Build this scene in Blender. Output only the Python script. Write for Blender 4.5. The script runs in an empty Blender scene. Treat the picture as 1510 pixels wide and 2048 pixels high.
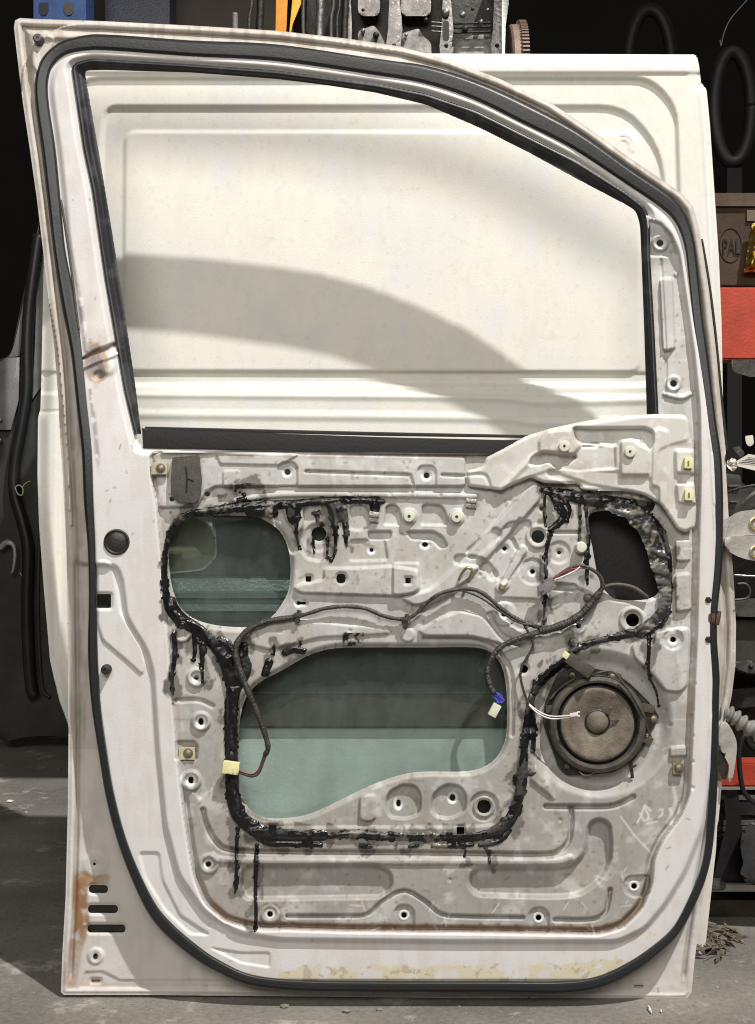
import bpy, bmesh, math, random
import numpy as np
from mathutils import Vector, Matrix

# ------------------------------------------------------------------ camera, world, lamps
S = 0.0007            # metres per photo pixel at the plane of the door's foot
D = 1.7               # camera distance to the door's foot
ZC = (1996 - 1024) * S
scn = bpy.context.scene
col = scn.collection
cam_d = bpy.data.cameras.new('camera'); cam = bpy.data.objects.new('camera', cam_d); col.objects.link(cam)
cam.location = (0, -D, ZC); cam.rotation_euler = (math.pi/2, 0, 0)
cam_d.sensor_fit = 'VERTICAL'; cam_d.sensor_height = 24
cam_d.lens = 24 * D / (2048 * S); cam_d.clip_start = 0.05; cam_d.clip_end = 100
scn.camera = cam
world = bpy.data.worlds.new('World'); scn.world = world; world.use_nodes = True
bg = world.node_tree.nodes['Background']
bg.inputs[0].default_value = (1.0, 0.88, 0.74, 1); bg.inputs[1].default_value = 0.09
def lamp(name, loc, target, power, size, color, spot=None):
    l = bpy.data.lights.new(name, 'SPOT'); l.energy = power; l.shadow_soft_size = size; l.color = color
    l.spot_size = math.radians(spot or 60); l.spot_blend = 0.5
    o = bpy.data.objects.new(name, l); col.objects.link(o); o.location = loc
    o.rotation_euler = (Vector(target) - Vector(loc)).to_track_quat('-Z', 'Y').to_euler()
    return o
lamp('garage_lamp', (2.63, -3.0, 7.65), (0, 0, 0.6), 3600, 0.07, (1.0, 0.97, 0.93), 34)
al = bpy.data.lights.new('tube_lights', 'AREA'); al.energy = 92; al.shape = 'RECTANGLE'; al.size = 2.4; al.size_y = 1.4; al.color = (1.0, .95, .88)
ao = bpy.data.objects.new('tube_lights', al); col.objects.link(ao); ao.location = (-.4, -3.5, 2.8); ao.rotation_euler = (Vector((0, 0, .6))-Vector(ao.location)).to_track_quat('-Z', 'Y').to_euler()
scn.view_settings.view_transform = 'Standard'; scn.view_settings.look = 'None'
scn.view_settings.exposure = 0.06; scn.view_settings.gamma = 1; scn.view_settings.use_curve_mapping = False
scn.render.engine = 'CYCLES'; scn.cycles.filter_width = 1.1

# ------------------------------------------------------------------ picture pixels -> places
LEAN = math.radians(2.5)
NW = np.array([0, -math.cos(LEAN), math.sin(LEAN)]); UW = np.array([0, math.sin(LEAN), math.cos(LEAN)])
XW = np.array([1.0, 0, 0])
CAM = np.array([0, -D, ZC])
def W(px, py, h=0.0):
    px, py, h = np.broadcast_arrays(np.asarray(px, float), np.asarray(py, float), np.asarray(h, float))
    d = np.stack([(px-755)*S/D, np.ones_like(px), (1024-py)*S/D], -1)
    s = (h*S - CAM @ NW) / (d @ NW)
    return CAM + s[..., None]*d
def B(px, py, depth):
    return CAM + (D+depth)*np.array([(px-755)*S/D, 1, (1024-py)*S/D])

# ------------------------------------------------------------------ noise and distance fields
def vnoise(X, Y, s, seed):
    r = np.random.RandomState(seed); T = r.rand(257, 257)
    x = X/s+1000; y = Y/s+1000
    i = np.floor(x).astype(int); j = np.floor(y).astype(int); fx = x-i; fy = y-j
    fx = fx*fx*(3-2*fx); fy = fy*fy*(3-2*fy); i %= 256; j %= 256
    return (T[j, i]*(1-fx)+T[j, i+1]*fx)*(1-fy)+(T[j+1, i]*(1-fx)+T[j+1, i+1]*fx)*fy
def fbm(X, Y, s, seed, o=4):
    t = 0; a = 1; n = 0
    for k in range(o):
        t = t+a*vnoise(X, Y, s, seed+k*17); n += a; a *= .55; s = s*.5
    return t/n
def sm(t):
    t = np.clip(t, 0, 1); return t*t*(3-2*t)
def catmull(P, closed=False, n=8):
    P = [tuple(map(float, p)) for p in P]; A = np.array(P); m = len(A); out = []
    rng = range(m if closed else m-1)
    for i in rng:
        if closed: p0, p1, p2, p3 = A[(i-1) % m], A[i], A[(i+1) % m], A[(i+2) % m]
        else: p0, p1, p2, p3 = A[max(i-1, 0)], A[i], A[i+1], A[min(i+2, m-1)]
        for k in range(n):
            t = k/n
            out.append(.5*((2*p1)+(-p0+p2)*t+(2*p0-5*p1+4*p2-p3)*t*t+(-p0+3*p1-3*p2+p3)*t**3))
    if not closed: out.append(A[-1])
    return np.array(out)
def rpoly(P, r=8, n=4):
    """polygon with rounded corners"""
    A = np.array(P, float); m = len(A); out = []
    for i in range(m):
        a, b, c = A[i-1], A[i], A[(i+1) % m]
        da, dc = a-b, c-b; la, lc = np.linalg.norm(da), np.linalg.norm(dc)
        q = min(r, la*.45, lc*.45); p = b+da/la*q; s = b+dc/lc*q
        for k in range(n+1):
            t = k/n; out.append((1-t)**2*p+2*t*(1-t)*b+t*t*s)
    return np.array(out)
def sd_poly(X, Y, P):
    P = np.asarray(P, float); d = np.full(X.shape, 1e18); s = np.ones(X.shape)
    for i in range(len(P)):
        ax, ay = P[i]; bx, by = P[i-1]; ex, ey = bx-ax, by-ay; wx, wy = X-ax, Y-ay
        t = np.clip((wx*ex+wy*ey)/(ex*ex+ey*ey+1e-12), 0, 1)
        d = np.minimum(d, (wx-ex*t)**2+(wy-ey*t)**2)
        c1 = Y >= ay; c2 = Y < by; c3 = ex*wy > ey*wx
        s = np.where((c1 & c2 & c3) | (~c1 & ~c2 & ~c3), -s, s)
    return s*np.sqrt(d)
def sd_line(X, Y, P, R):
    P = np.asarray(P, float); R = np.broadcast_to(np.asarray(R, float), (len(P),))
    d = np.full(X.shape, 1e9)
    for i in range(len(P)-1):
        ax, ay = P[i]; bx, by = P[i+1]; ex, ey = bx-ax, by-ay
        t = np.clip(((X-ax)*ex+(Y-ay)*ey)/(ex*ex+ey*ey+1e-12), 0, 1)
        d = np.minimum(d, np.hypot(X-ax-ex*t, Y-ay-ey*t)-(R[i]*(1-t)+R[i+1]*t))
    return d
class F:
    """a field over the door in picture pixels"""
    def __init__(s, x0, y0, x1, y1, st):
        s.x = np.arange(x0, x1+st, st, dtype=float); s.y = np.arange(y0, y1+st, st, dtype=float); s.st = st
        s.X, s.Y = np.meshgrid(s.x, s.y); s.H = np.zeros_like(s.X); s.gain = 1; s.wk = 1
    def win(s, P, pad):
        P = np.asarray(P, float); a = P.min(0)-pad; b = P.max(0)+pad
        i0, i1 = np.searchsorted(s.x, [a[0], b[0]]); j0, j1 = np.searchsorted(s.y, [a[1], b[1]])
        return (slice(j0, j1), slice(i0, i1))
    def poly(s, P, d, w=8, r=None):
        if r: P = rpoly(P, r)
        w = w*s.wk; k = s.win(P, w+2); f = sd_poly(s.X[k], s.Y[k], P); s.H[k] += s.gain*d*sm(.5-f/w); return s
    def line(s, P, R, d, w=6, smooth=True):
        if smooth and len(P) > 2: P = catmull(P, n=5); 
        R = np.interp(np.linspace(0, 1, len(P)), np.linspace(0, 1, len(np.atleast_1d(R))), np.atleast_1d(R))
        w = w*s.wk; k = s.win(P, w+2+R.max()); f = sd_line(s.X[k], s.Y[k], P, R); s.H[k] += s.gain*d*sm(.5-f/w); return s
    def circ(s, cx, cy, R, d, w=6):
        w = w*s.wk; k = s.win([(cx-R, cy-R), (cx+R, cy+R)], w+2); f = np.hypot(s.X[k]-cx, s.Y[k]-cy)-R
        s.H[k] += s.gain*d*sm(.5-f/w); return s

# ------------------------------------------------------------------ materials
def mat(name, c, rough=.5, metal=0, bump=0, bscale=200, var=0, vscale=20, spec=.5, coat=0, alpha=None):
    m = bpy.data.materials.new(name); m.use_nodes = True; n = m.node_tree.nodes; l = m.node_tree.links
    b = n['Principled BSDF']; b.inputs['Base Color'].default_value = (*c, 1); b.inputs['Roughness'].default_value = rough
    b.inputs['Metallic'].default_value = metal; b.inputs['Specular IOR Level'].default_value = spec
    b.inputs['Coat Weight'].default_value = coat
    tc = n.new('ShaderNodeTexCoord')
    if var:
        t = n.new('ShaderNodeTexNoise'); t.inputs['Scale'].default_value = vscale; t.inputs['Detail'].default_value = 8
        t.inputs['Roughness'].default_value = .65; l.new(tc.outputs['Object'], t.inputs['Vector'])
        r = n.new('ShaderNodeValToRGB'); l.new(t.outputs[0], r.inputs[0])
        r.color_ramp.elements[0].position = .3; r.color_ramp.elements[1].position = .7
        r.color_ramp.elements[0].color = (*[max(0, x*(1-var)) for x in c], 1); r.color_ramp.elements[1].color = (*[min(1, x*(1+var)) for x in c], 1)
        l.new(r.outputs[0], b.inputs['Base Color'])
    if bump:
        t = n.new('ShaderNodeTexNoise'); t.inputs['Scale'].default_value = bscale; t.inputs['Detail'].default_value = 5
        l.new(tc.outputs['Object'], t.inputs['Vector'])
        k = n.new('ShaderNodeBump'); k.inputs['Strength'].default_value = bump; k.inputs['Distance'].default_value = .002
        l.new(t.outputs[0], k.inputs['Height']); l.new(k.outputs[0], b.inputs['Normal'])
    return m
def mat_attr(name, rough_attr=True, bump=.12, coat=0.0):
    m = mat(name, (.8, .8, .8), .4, coat=coat, bump=bump, bscale=420); n = m.node_tree.nodes; l = m.node_tree.links
    b = n['Principled BSDF']; a = n.new('ShaderNodeAttribute'); a.attribute_name = 'Col'
    l.new(a.outputs['Color'], b.inputs['Base Color'])
    l.new(a.outputs['Alpha'], b.inputs['Roughness'])
    return m
M = dict(
    paint=mat_attr('worn_paint'), goo=mat_attr('butyl_sealant', bump=.15),
    rubber=mat('black_rubber', (.009, .010, .012), .42, bump=.15, var=.35, vscale=14),
    rubber2=mat('black_flock_rubber', (.012, .012, .014), .6, bump=.2),
    plastic=mat('black_plastic', (.02, .019, .018), .4, bump=.2, var=.4, vscale=60),
    dusty=mat('dusty_plastic', (.06, .052, .042), .6, bump=.3, var=.5, vscale=70),
    wire=mat('taped_wire', (.035, .03, .027), .4, bump=.8, bscale=500, var=.4, vscale=90),
    wire2=mat('brown_wire', (.05, .04, .037), .5, bump=.5, bscale=500, var=.4, vscale=90),
    red=mat('red_wire', (.25, .03, .035), .4, var=.3), blue=mat('blue_wire', (.08, .09, .55), .4, var=.3),
    whitew=mat('white_wire', (.65, .6, .6), .4, var=.1), cream=mat('cream_nylon', (.68, .66, .36), .45, bump=.1, var=.12, vscale=60),
    nylon=mat('white_nylon', (.6, .6, .5), .45, var=.1, vscale=90), greyp=mat('grey_connector', (.16, .15, .15), .5, bump=.3, var=.3, vscale=80),
    steel=mat('dull_steel', (.42, .40, .37), .38, .8, bump=.4, bscale=260, var=.3, vscale=50),
    screw=mat('dusty_screw', (.22, .18, .13), .45, .6, bump=.2, var=.3, vscale=90),
    brass=mat('yellow_zinc', (.40, .34, .2), .38, .7, bump=.2, var=.25, vscale=70),
    foam=mat('grey_foam', (.085, .08, .07), .95, bump=.8, bscale=900, var=.25, vscale=90),
    cone=mat('paper_cone', (.145, .122, .094), .85, bump=.4, bscale=350, var=.45, vscale=45),
    skin=mat('primer_inside', (.52, .57, .555), .45, bump=.2, var=.2, vscale=9),
    beam=mat('brown_beam', (.045, .036, .022), .7, bump=.2, var=.35, vscale=30),
    hinge=mat('hinge_paint', (.42, .40, .37), .4, .3, bump=.3, var=.3, vscale=22),
)
def glass_mat():
    m = bpy.data.materials.new('tinted_glass'); m.use_nodes = True; n = m.node_tree.nodes; l = m.node_tree.links
    n.remove(n['Principled BSDF']); o = n['Material Output']
    t = n.new('ShaderNodeBsdfTransparent'); t.inputs[0].default_value = (.91, .95, .935, 1)
    g = n.new('ShaderNodeBsdfGlossy'); g.inputs['Roughness'].default_value = .03
    d = n.new('ShaderNodeBsdfDiffuse'); d.inputs[0].default_value = (.20, .24, .225, 1)
    x = n.new('ShaderNodeMixShader'); x.inputs[0].default_value = .05; l.new(t.outputs[0], x.inputs[1]); l.new(g.outputs[0], x.inputs[2])
    y = n.new('ShaderNodeMixShader'); y.inputs[0].default_value = .05
    tc = n.new('ShaderNodeTexCoord'); mp = n.new('ShaderNodeMapping'); mp.inputs['Scale'].default_value = (1, 1, .45); nn = n.new('ShaderNodeTexNoise'); nn.inputs['Scale'].default_value = 14; nn.inputs['Detail'].default_value = 9; nn.inputs['Roughness'].default_value = .7
    l.new(tc.outputs['Object'], mp.inputs[0]); l.new(mp.outputs[0], nn.inputs['Vector']); mr = n.new('ShaderNodeMapRange'); mr.inputs[1].default_value = .35; mr.inputs[2].default_value = .75; mr.inputs[3].default_value = .02; mr.inputs[4].default_value = .22; l.new(nn.outputs[0], mr.inputs[0]); l.new(mr.outputs[0], y.inputs[0]); l.new(x.outputs[0], y.inputs[1]); l.new(d.outputs[0], y.inputs[2])
    l.new(y.outputs[0], o.inputs[0]); return m
M['glass'] = glass_mat()

# ------------------------------------------------------------------ object helpers
def empty(name, loc, label, cat, group=None):
    o = bpy.data.objects.new(name, None); col.objects.link(o); o.location = Vector(loc); o.empty_display_size = .1
    o['label'] = label; o['category'] = cat
    if group: o['group'] = group
    return o
def tag(o, label, cat, group=None):
    o['label'] = label; o['category'] = cat
    if group: o['group'] = group
    return o
def world_loc(p):
    v = Vector((0, 0, 0))
    while p is not None: v += p.location; p = p.parent
    return v
def link(name, me, m, parent=None, smooth=True, label=None):
    """mesh given in world coordinates; object origin at its own bounding-box centre"""
    n = len(me.vertices); co = np.empty(n*3, np.float32); me.vertices.foreach_get('co', co); co = co.reshape(-1, 3)
    c = (co.min(0)+co.max(0))/2; co -= c; me.vertices.foreach_set('co', co.ravel()); me.update()
    o = bpy.data.objects.new(name, me); col.objects.link(o)
    me.materials.append(m if not isinstance(m, str) else M[m])
    if parent: o.parent = parent; o.location = Vector(c.tolist())-world_loc(parent)
    else: o.location = Vector(c.tolist())
    me.polygons.foreach_set('use_smooth', [smooth]*len(me.polygons))
    if label: o['label'] = label
    return o
def from_bm(name, bm, m, parent=None, smooth=True, label=None, sharp=True):
    bmesh.ops.recalc_face_normals(bm, faces=bm.faces)
    me = bpy.data.meshes.new(name); bm.to_mesh(me); bm.free()
    o = link(name, me, m, parent, smooth, label)
    if smooth and sharp:
        me.set_sharp_from_angle(angle=math.radians(35))
    return o
def sheet(name, f, H, K, m, parent, colr=None, rough=None, mapf=None, label=None):
    """mesh of field f where K<0, its border drawn onto K=0"""
    X, Y = f.X.copy(), f.Y.copy(); st = f.st
    gy, gx = np.gradient(K, st); g = np.hypot(gx, gy)+1e-6
    near = (K < st*1.5) & (K > -st*.55) & (g > .3)
    X = np.where(near, X-K*gx/g/np.maximum(g, .7), X); Y = np.where(near, Y-K*gy/g/np.maximum(g, .7), Y)
    Kc = (K[:-1, :-1]+K[1:, :-1]+K[:-1, 1:]+K[1:, 1:])/4
    jj, ii = np.nonzero(Kc < 0)
    ny, nx = X.shape; a = jj*nx+ii
    q = np.stack([a+nx, a+nx+1, a+1, a], 1)
    u, inv = np.unique(q, return_inverse=True); q = inv.reshape(q.shape)
    P = (mapf or W)(X.ravel()[u], Y.ravel()[u], H.ravel()[u])
    me = bpy.data.meshes.new(name); me.vertices.add(len(u)); me.vertices.foreach_set('co', P.astype(np.float32).ravel())
    me.loops.add(q.size); me.loops.foreach_set('vertex_index', q.ravel().astype(np.int32))
    me.polygons.add(len(q)); me.polygons.foreach_set('loop_start', np.arange(0, q.size, 4, dtype=np.int32))
    me.update(calc_edges=True)
    if colr is not None:
        at = me.color_attributes.new('Col', 'FLOAT_COLOR', 'POINT')
        c = np.concatenate([colr.reshape(-1, 3)[u], np.broadcast_to(rough, K.shape).ravel()[u][:, None]], 1)
        at.data.foreach_set('color', c.astype(np.float32).ravel())
    me.validate()
    return link(name, me, m, parent, True, label)
def tube_bm(bm, pts, rad, sides=8, squash=None):
    pts = [Vector(p) for p in np.asarray(pts, float).tolist()]; n = len(pts); rad = np.interp(np.linspace(0, 1, n), np.linspace(0, 1, len(np.atleast_1d(rad))), np.atleast_1d(rad))
    t = (pts[1]-pts[0]).normalized(); u = t.orthogonal().normalized(); rings = []
    for i, p in enumerate(pts):
        t2 = (pts[min(i+1, n-1)]-pts[max(i-1, 0)]).normalized()
        u = (u-t2*u.dot(t2)).normalized(); v = t2.cross(u)
        rings.append([bm.verts.new(p+(u*math.cos(a)+v*math.sin(a))*rad[i]) for a in [2*math.pi*k/sides for k in range(sides)]])
    for i in range(n-1):
        for k in range(sides): bm.faces.new((rings[i][k], rings[i][(k+1) % sides], rings[i+1][(k+1) % sides], rings[i+1][k]))
    bm.faces.new(rings[0][::-1]); bm.faces.new(rings[-1])
def tube(name, P, r, m, parent, h=None, n=6, sides=8, wig=0, mapf=None, label=None):
    taped = wig > .1
    if taped: n = 16
    """P: (px,py,h) points on the door, r in px"""
    P = catmull(P, n=n)
    if wig:
        k = np.arange(len(P)); P = P+np.stack([np.sin(k*1.3)*wig, np.cos(k*1.7)*wig, np.sin(k*.9)*wig], 1)
    if taped: r = np.interp(np.linspace(0, 1, len(P)), np.linspace(0, 1, len(np.atleast_1d(r))), np.atleast_1d(r))*(1.08+.04*np.sin(np.arange(len(P))*1.9)+.08*np.sin(np.arange(len(P))*.37))
    pts = (mapf or W)(P[:, 0], P[:, 1], P[:, 2]); bm = bmesh.new(); tube_bm(bm, pts, np.atleast_1d(r)*S, sides)
    return from_bm(name, bm, m, parent, sharp=False, label=label)
def frameM(px, py, h, rot=0):
    p = Vector(W(px, py, h).tolist()); c, s = math.cos(rot), math.sin(rot)
    x = Vector((XW*c-UW*s).tolist()); y = Vector((XW*s+UW*c).tolist()); z = Vector(NW.tolist())   # rot>0 turns clockwise in the picture
    m = Matrix((x, y, z)).transposed().to_4x4(); m.translation = p; return m
def add_box(bm, Mx, sx, sy, sz, c=(0, 0, 0), bev=.15):
    t = bmesh.new(); bmesh.ops.create_cube(t, size=1)
    for v in t.verts: v.co = Vector((v.co.x*sx+c[0], v.co.y*sy+c[1], v.co.z*sz+c[2]))*S
    if bev: bmesh.ops.bevel(t, geom=t.edges[:], offset=min(sx, sy, sz)*bev*S, segments=2, affect='EDGES', profile=.7)
    t.transform(Mx); me = bpy.data.meshes.new('t'); t.to_mesh(me); t.free(); bm.from_mesh(me); bpy.data.meshes.remove(me)
def add_lathe(bm, Mx, prof, seg=32, c=(0, 0)):
    rings = []
    for r, z in prof:
        if r < 1e-6: rings.append([bm.verts.new(Mx @ Vector((c[0]*S, c[1]*S, z*S)))])
        else: rings.append([bm.verts.new(Mx @ (Vector((c[0]+r*math.cos(2*math.pi*k/seg), c[1]+r*math.sin(2*math.pi*k/seg), z))*S)) for k in range(seg)])
    for a, b in zip(rings, rings[1:]):
        for k in range(seg):
            v = [a[k % len(a)], a[(k+1) % len(a)], b[(k+1) % len(b)], b[k % len(b)]]
            v = list(dict.fromkeys(v))
            if len(v) > 2: bm.faces.new(v)
def lathe(name, px, py, h, prof, m, parent, seg=32, label=None):
    bm = bmesh.new(); add_lathe(bm, frameM(px, py, h), prof, seg); return from_bm(name, bm, m, parent, label=label)
def box(name, px, py, h, sx, sy, sz, m, parent, rot=0, bev=.15, label=None):
    bm = bmesh.new(); add_box(bm, frameM(px, py, h, rot), sx, sy, sz, bev=bev); return from_bm(name, bm, m, parent, label=label)
def prism(name, P, h0, h1, m, parent, bev=1.5, mapf=None, label=None, hf=None):
    """flat outline P (px) between heights h0 (back) and h1 (front)"""
    mp = mapf or W; P = np.asarray(P, float); bm = bmesh.new()
    f = [bm.verts.new(mp(x, y, h1).tolist()) for x, y in P]; b = [bm.verts.new(mp(x, y, h0).tolist()) for x, y in P]
    top = bm.faces.new(f); bm.faces.new(b[::-1]); n = len(P)
    for i in range(n): bm.faces.new((f[i], b[i], b[(i+1) % n], f[(i+1) % n]))
    if bev: bmesh.ops.bevel(bm, geom=list(top.edges), offset=bev*S, segments=2, affect='EDGES', profile=.6)
    bmesh.ops.triangulate(bm, faces=[x for x in bm.faces if len(x.verts) > 8])
    return from_bm(name, bm, m, parent, label=label)

# ------------------------------------------------------------------ the door's outlines
OUT = [(30,41),(40,36),(70,38),(200,42),(400,52),(560,62),(700,78),(800,93),(900,120),(1000,158),(1100,205),(1180,258),(1260,316),(1320,357),(1365,388),(1386,413),(1397,450),(1404,490),(1418,580),(1432,700),(1446,850),(1452,905),(1452,940),(1457,1030),(1463,1100),(1468,1170),(1472,1250),(1471,1330),(1463,1395),(1450,1450),(1444,1520),(1443,1574),(1437,1640),(1420,1720),(1408,1780),(1400,1840),(1390,1915),(1383,1985),(1374,1998),(1340,1999),(1230,1998),(900,1996),(600,1993),(300,1990),(128,1990),(122,1984),(125,1900),(131,1800),(136,1600),(137,1460),(135,1250),(133,1100),(126,960),(120,880),(117,800),(109,700),(97,600),(86,500),(74,400),(60,300),(45,200),(33,100),(28,55)]
WS = [(750,1972,20),(600,1970,20),(500,1959,20),(434,1930,22),(384,1899,24),(329,1850,24),(294,1800,21),(250,1700,18),(222,1600,17),(205,1500,16),(191,1400,18),(186,1300,19),(185,1200,15),(184,1100,16),(179,1000,22),(175,900,24),(165,800,24),(155,700,26),(137,600,30),(119,500,24),(109,400,26),(98,300,28),(86,215,27),(83,165,27),(95,125,27),(125,97,26),(170,86,30),(226,86,31),(382,96,32),(553,106,33),(750,134,33),(851,150,35),(951,182,36),(1052,230,40),(1152,282,36),(1253,350,30),(1330,404,30),(1362,440,26),(1380,490,22),(1388,560,22),(1396,640,22),(1406,710,22),(1415,780,18),(1424,850,18),(1435,930,18),(1438,1050,17),(1436,1130,17),(1428,1220,15),(1427,1280,15),(1431,1350,15),(1431,1400,15),(1428,1560,15),(1419,1680,15),(1408,1740,15),(1388,1795,17),(1356,1855,17),(1318,1895,20),(1262,1935,23),(1195,1964,22),(1120,1973,22),(1000,1973,20)]
WSc = catmull(WS, closed=True, n=6)
WIN = rpoly([(169,141),(210,140),(382,145),(553,158),(650,170),(750,185),(851,209),(951,252),(1052,302),(1152,357),(1253,410),(1272,422),(1280,450),(1283,520),(1288,650),(1294,845),(1294,890),(760,892),(284,880),(272,780),(240,560),(212,390),(197,300)], 10)
WINO = rpoly([(145,130),(181,119),(382,131),(553,144),(750,170),(851,190),(951,224),(1052,274),(1152,324),(1253,388),(1291,418),(1297,453),(1298,520),(1306,660),(1315,845),(1315,908),(760,902),(278,894),(251,780),(213,560),(187,380),(170,300)], 12)
INN = rpoly([(300,905),(305,960),(314,1010),(322,1100),(336,1250),(346,1400),(354,1500),(364,1600),(378,1700),(388,1755),(408,1805),(448,1842),(500,1857),(700,1863),(1000,1866),(1200,1869),(1245,1856),(1284,1818),(1303,1770),(1306,1722),(1325,1680),(1360,1635),(1378,1590),(1382,1500),(1387,1380),(1393,1250),(1396,1100),(1400,950),(1398,820),(1387,710),(1371,600),(1358,505),(1342,466),(1310,440),(1286,425),(1286,600),(1300,905)], 14)
TLH = catmull([(337,1090),(348,1058),(372,1038),(410,1032),(500,1032),(532,1042),(561,1065),(577,1100),(581,1140),(577,1180),(561,1212),(538,1238),(510,1252),(470,1254),(425,1249),(388,1237),(360,1213),(346,1180),(339,1140)], True, 4)
BIGH = catmull([(660,1298),(720,1295),(850,1295),(950,1295),(985,1308),(1005,1338),(1013,1385),(1014,1440),(1010,1480),(994,1513),(962,1536),(920,1543),(850,1543),(800,1550),(740,1571),(680,1600),(620,1627),(570,1636),(530,1635),(503,1622),(486,1595),(480,1555),(478,1500),(480,1440),(492,1395),(518,1366),(565,1340),(615,1312)], True, 4)
TRH = catmull([(1176,1035),(1200,1022),(1240,1023),(1270,1042),(1287,1085),(1306,1135),(1318,1168),(1314,1188),(1290,1199),(1245,1200),(1218,1190),(1196,1150),(1184,1090)], True, 4)
BRK = rpoly([(932,941),(948,938),(965,932),(973,914),(1000,901),(1052,872),(1100,857),(1153,845),(1200,837),(1253,831),(1310,828),(1368,829),(1377,838),(1380,860),(1388,900),(1388,960),(1393,1020),(1390,1055),(1372,1065),(1355,1060),(1338,1034),(1322,1010),(1290,991),(1255,983),(1165,980),(1155,968),(1088,966),(1072,960),(1062,955),(1030,968),(1002,981),(985,979),(936,973)], 6)

f = F(18, 28, 1482, 2008, 2); X, Y = f.X, f.Y
sdO = sd_poly(X, Y, np.array(OUT, float)); sdW = sd_poly(X, Y, WSc[:, :2]); sdWin = sd_poly(X, Y, WIN); sdWo = sd_poly(X, Y, WINO); sdI = sd_poly(X, Y, INN)
# --- frame relief
H = f.H
AMP = 14+32*sm((Y-500)/500); H += AMP*sm(.5-sdW/18)
RIM = rpoly([(60,60),(1500,60),(1480,1350),(1420,1560),(1404,1660),(1370,1745),(1330,1810),(1290,1858),(1235,1884),(900,1884),(560,1880),(478,1868),(408,1825),(356,1750),(330,1650),(315,1500),(305,1345),(292,1300),(252,1235),(243,1160),(232,1132),(150,1128)], 16)
sdR = sd_poly(X, Y, RIM); H += np.where(Y > 1050, 12*sm(.5-sdR/14), 12)*(sdW < 40)
H += 5*sm(.5-np.abs(sdO+8)/13)                                         # folded hem
H -= 8*sm(.5-(np.abs(sdO+19)-3)/9)*sm((1965-Y)/20)
H += 7*sm(.5-(np.abs(sdO+34)-5)/14)*sm((930-Y)/60)*sm((sdW-2)/14)
H += 3*sm(.5-(np.abs(sdO+29)-1)/6)*sm((1700-Y)/200)
fr_round = sm(1-(sdWo)/18)*(sdI > 0); H -= 14*fr_round                # rail rolls down into the window
H -= 8*sm(1-(-sdW-14)/14)*sm((760-Y)/300)*(sdW < 0)
f.poly([(90,60),(66,70),(62,130),(80,150),(110,80)], 5, 8, 6)
# dent and wrinkles on the rear pillar
f.line([(170,716),(190,706),(215,697),(240,684)], [3,6,4], -9, 7); f.line([(168,735),(195,722),(225,712),(246,700)], [2,4,2], 6, 8)
f.circ(196,752,9,-6,8); f.line([(160,600),(168,660),(172,700)], 3, 3, 8); f.circ(215,735,14,5,14)
# steps of the rear edge
f.poly([(195,1122),(214,1122),(226,1133),(234,1180),(240,1222),(262,1262),(284,1295),(290,1330),(285,1350),(250,1318),(205,1280),(196,1250)], 5, 6, 8)
f.poly([(278,1705),(318,1705),(325,1760),(360,1830),(420,1870),(380,1868),(330,1820),(290,1755)], -4, 7, 8)
f.poly([(480,1905),(540,1905),(540,1935),(480,1925),(420,1895)], -3, 5, 6)
f.circ(191,1912,16,4,8); f.circ(191,1912,9,2,3); f.poly([(170,1944),(205,1942),(225,1952),(240,1960),(1300,1960),(1300,1985),(160,1975)], -3, 5, 4)
f.circ(189,1728,24,2,12)
f.poly([(1425,905),(1442,905),(1446,1010),(1428,1010)], 3, 5, 4)
H += sm((sdO+80)/35)*sm((sdW-4)/14)*(fbm(X, Y, 40, 5)-.5)*2.5
# --- inner panel relief
inn = sm(.5-sdI/10)
H = f.H; H -= 20*inn*sm((Y-420)/120)
f.H = H
f.gain = 1.35; f.wk = .68
belt = [(306,912),(330,903),(930,915),(930,972),(460,972),(430,972),(410,985),(395,1012),(318,1015)]
f.poly(belt, 8, 6, 6)
f.line([(612,943),(815,950)], 3, -5, 5); f.line([(885,950),(928,952)], 3, -5, 5); f.line([(820,951),(825,968)], 3, -4, 5); f.line([(938,950),(972,951),(980,976)], 3, -4, 5)
f.poly([(446,941),(478,941),(479,972),(446,972)], 4, 5, 5); f.poly([(432,905),(600,908),(560,930),(440,928)], 3, 6, 6)
for cx, cy in ((575,944),(853,951)):
    f.poly([(cx-20,cy+30),(cx-20,cy-10),(cx-12,cy-20),(cx+12,cy-20),(cx+20,cy-10),(cx+20,cy+30)], -4, 5, 6)
f.line([(470,1000),(560,990),(700,989),(950,992)], 5, 5, 7)
# scalloped pockets below the ledge
for P, d in (([(546,1042),(546,1018),(556,1010),(566,1018),(572,1040),(590,1060),(600,1100),(585,1110),(560,1070)], -8),
             ([(606,1020),(614,1006),(652,1006),(664,1022),(668,1050),(676,1080),(664,1110),(640,1123),(615,1118),(600,1100),(598,1070),(606,1050)], -10),
             ([(698,1058),(699,1014),(712,1006),(728,1010),(736,1022),(742,1050),(720,1062)], -7),
             ([(768,1050),(772,1012),(788,1008),(798,1018),(804,1050)], -7),
             ([(842,1050),(844,1012),(852,1008),(880,1010),(890,1022),(896,1050)], -7),
             ([(736,1062),(784,1062),(780,1079),(736,1079)], -8), ([(812,1062),(866,1062),(884,1072),(896,1094),(880,1098),(866,1082),(822,1079)], -9)):
    f.poly(P, d, 6, 6)
f.circ(818,1033,16,4,5); f.circ(913,1034,16,4,5); f.circ(636,1075,28,-4,10)
f.poly([(700,1080),(770,1078),(776,1120),(700,1122)], -4, 9, 6)
f.poly([(648,1136),(720,1136),(780,1132),(836,1140),(842,1184),(786,1192),(600,1186),(586,1176),(600,1168),(648,1160)], 7, 8, 8)
f.poly([(786,1126),(838,1126),(838,1178),(820,1190),(786,1190)], 5, 7, 6)
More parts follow.
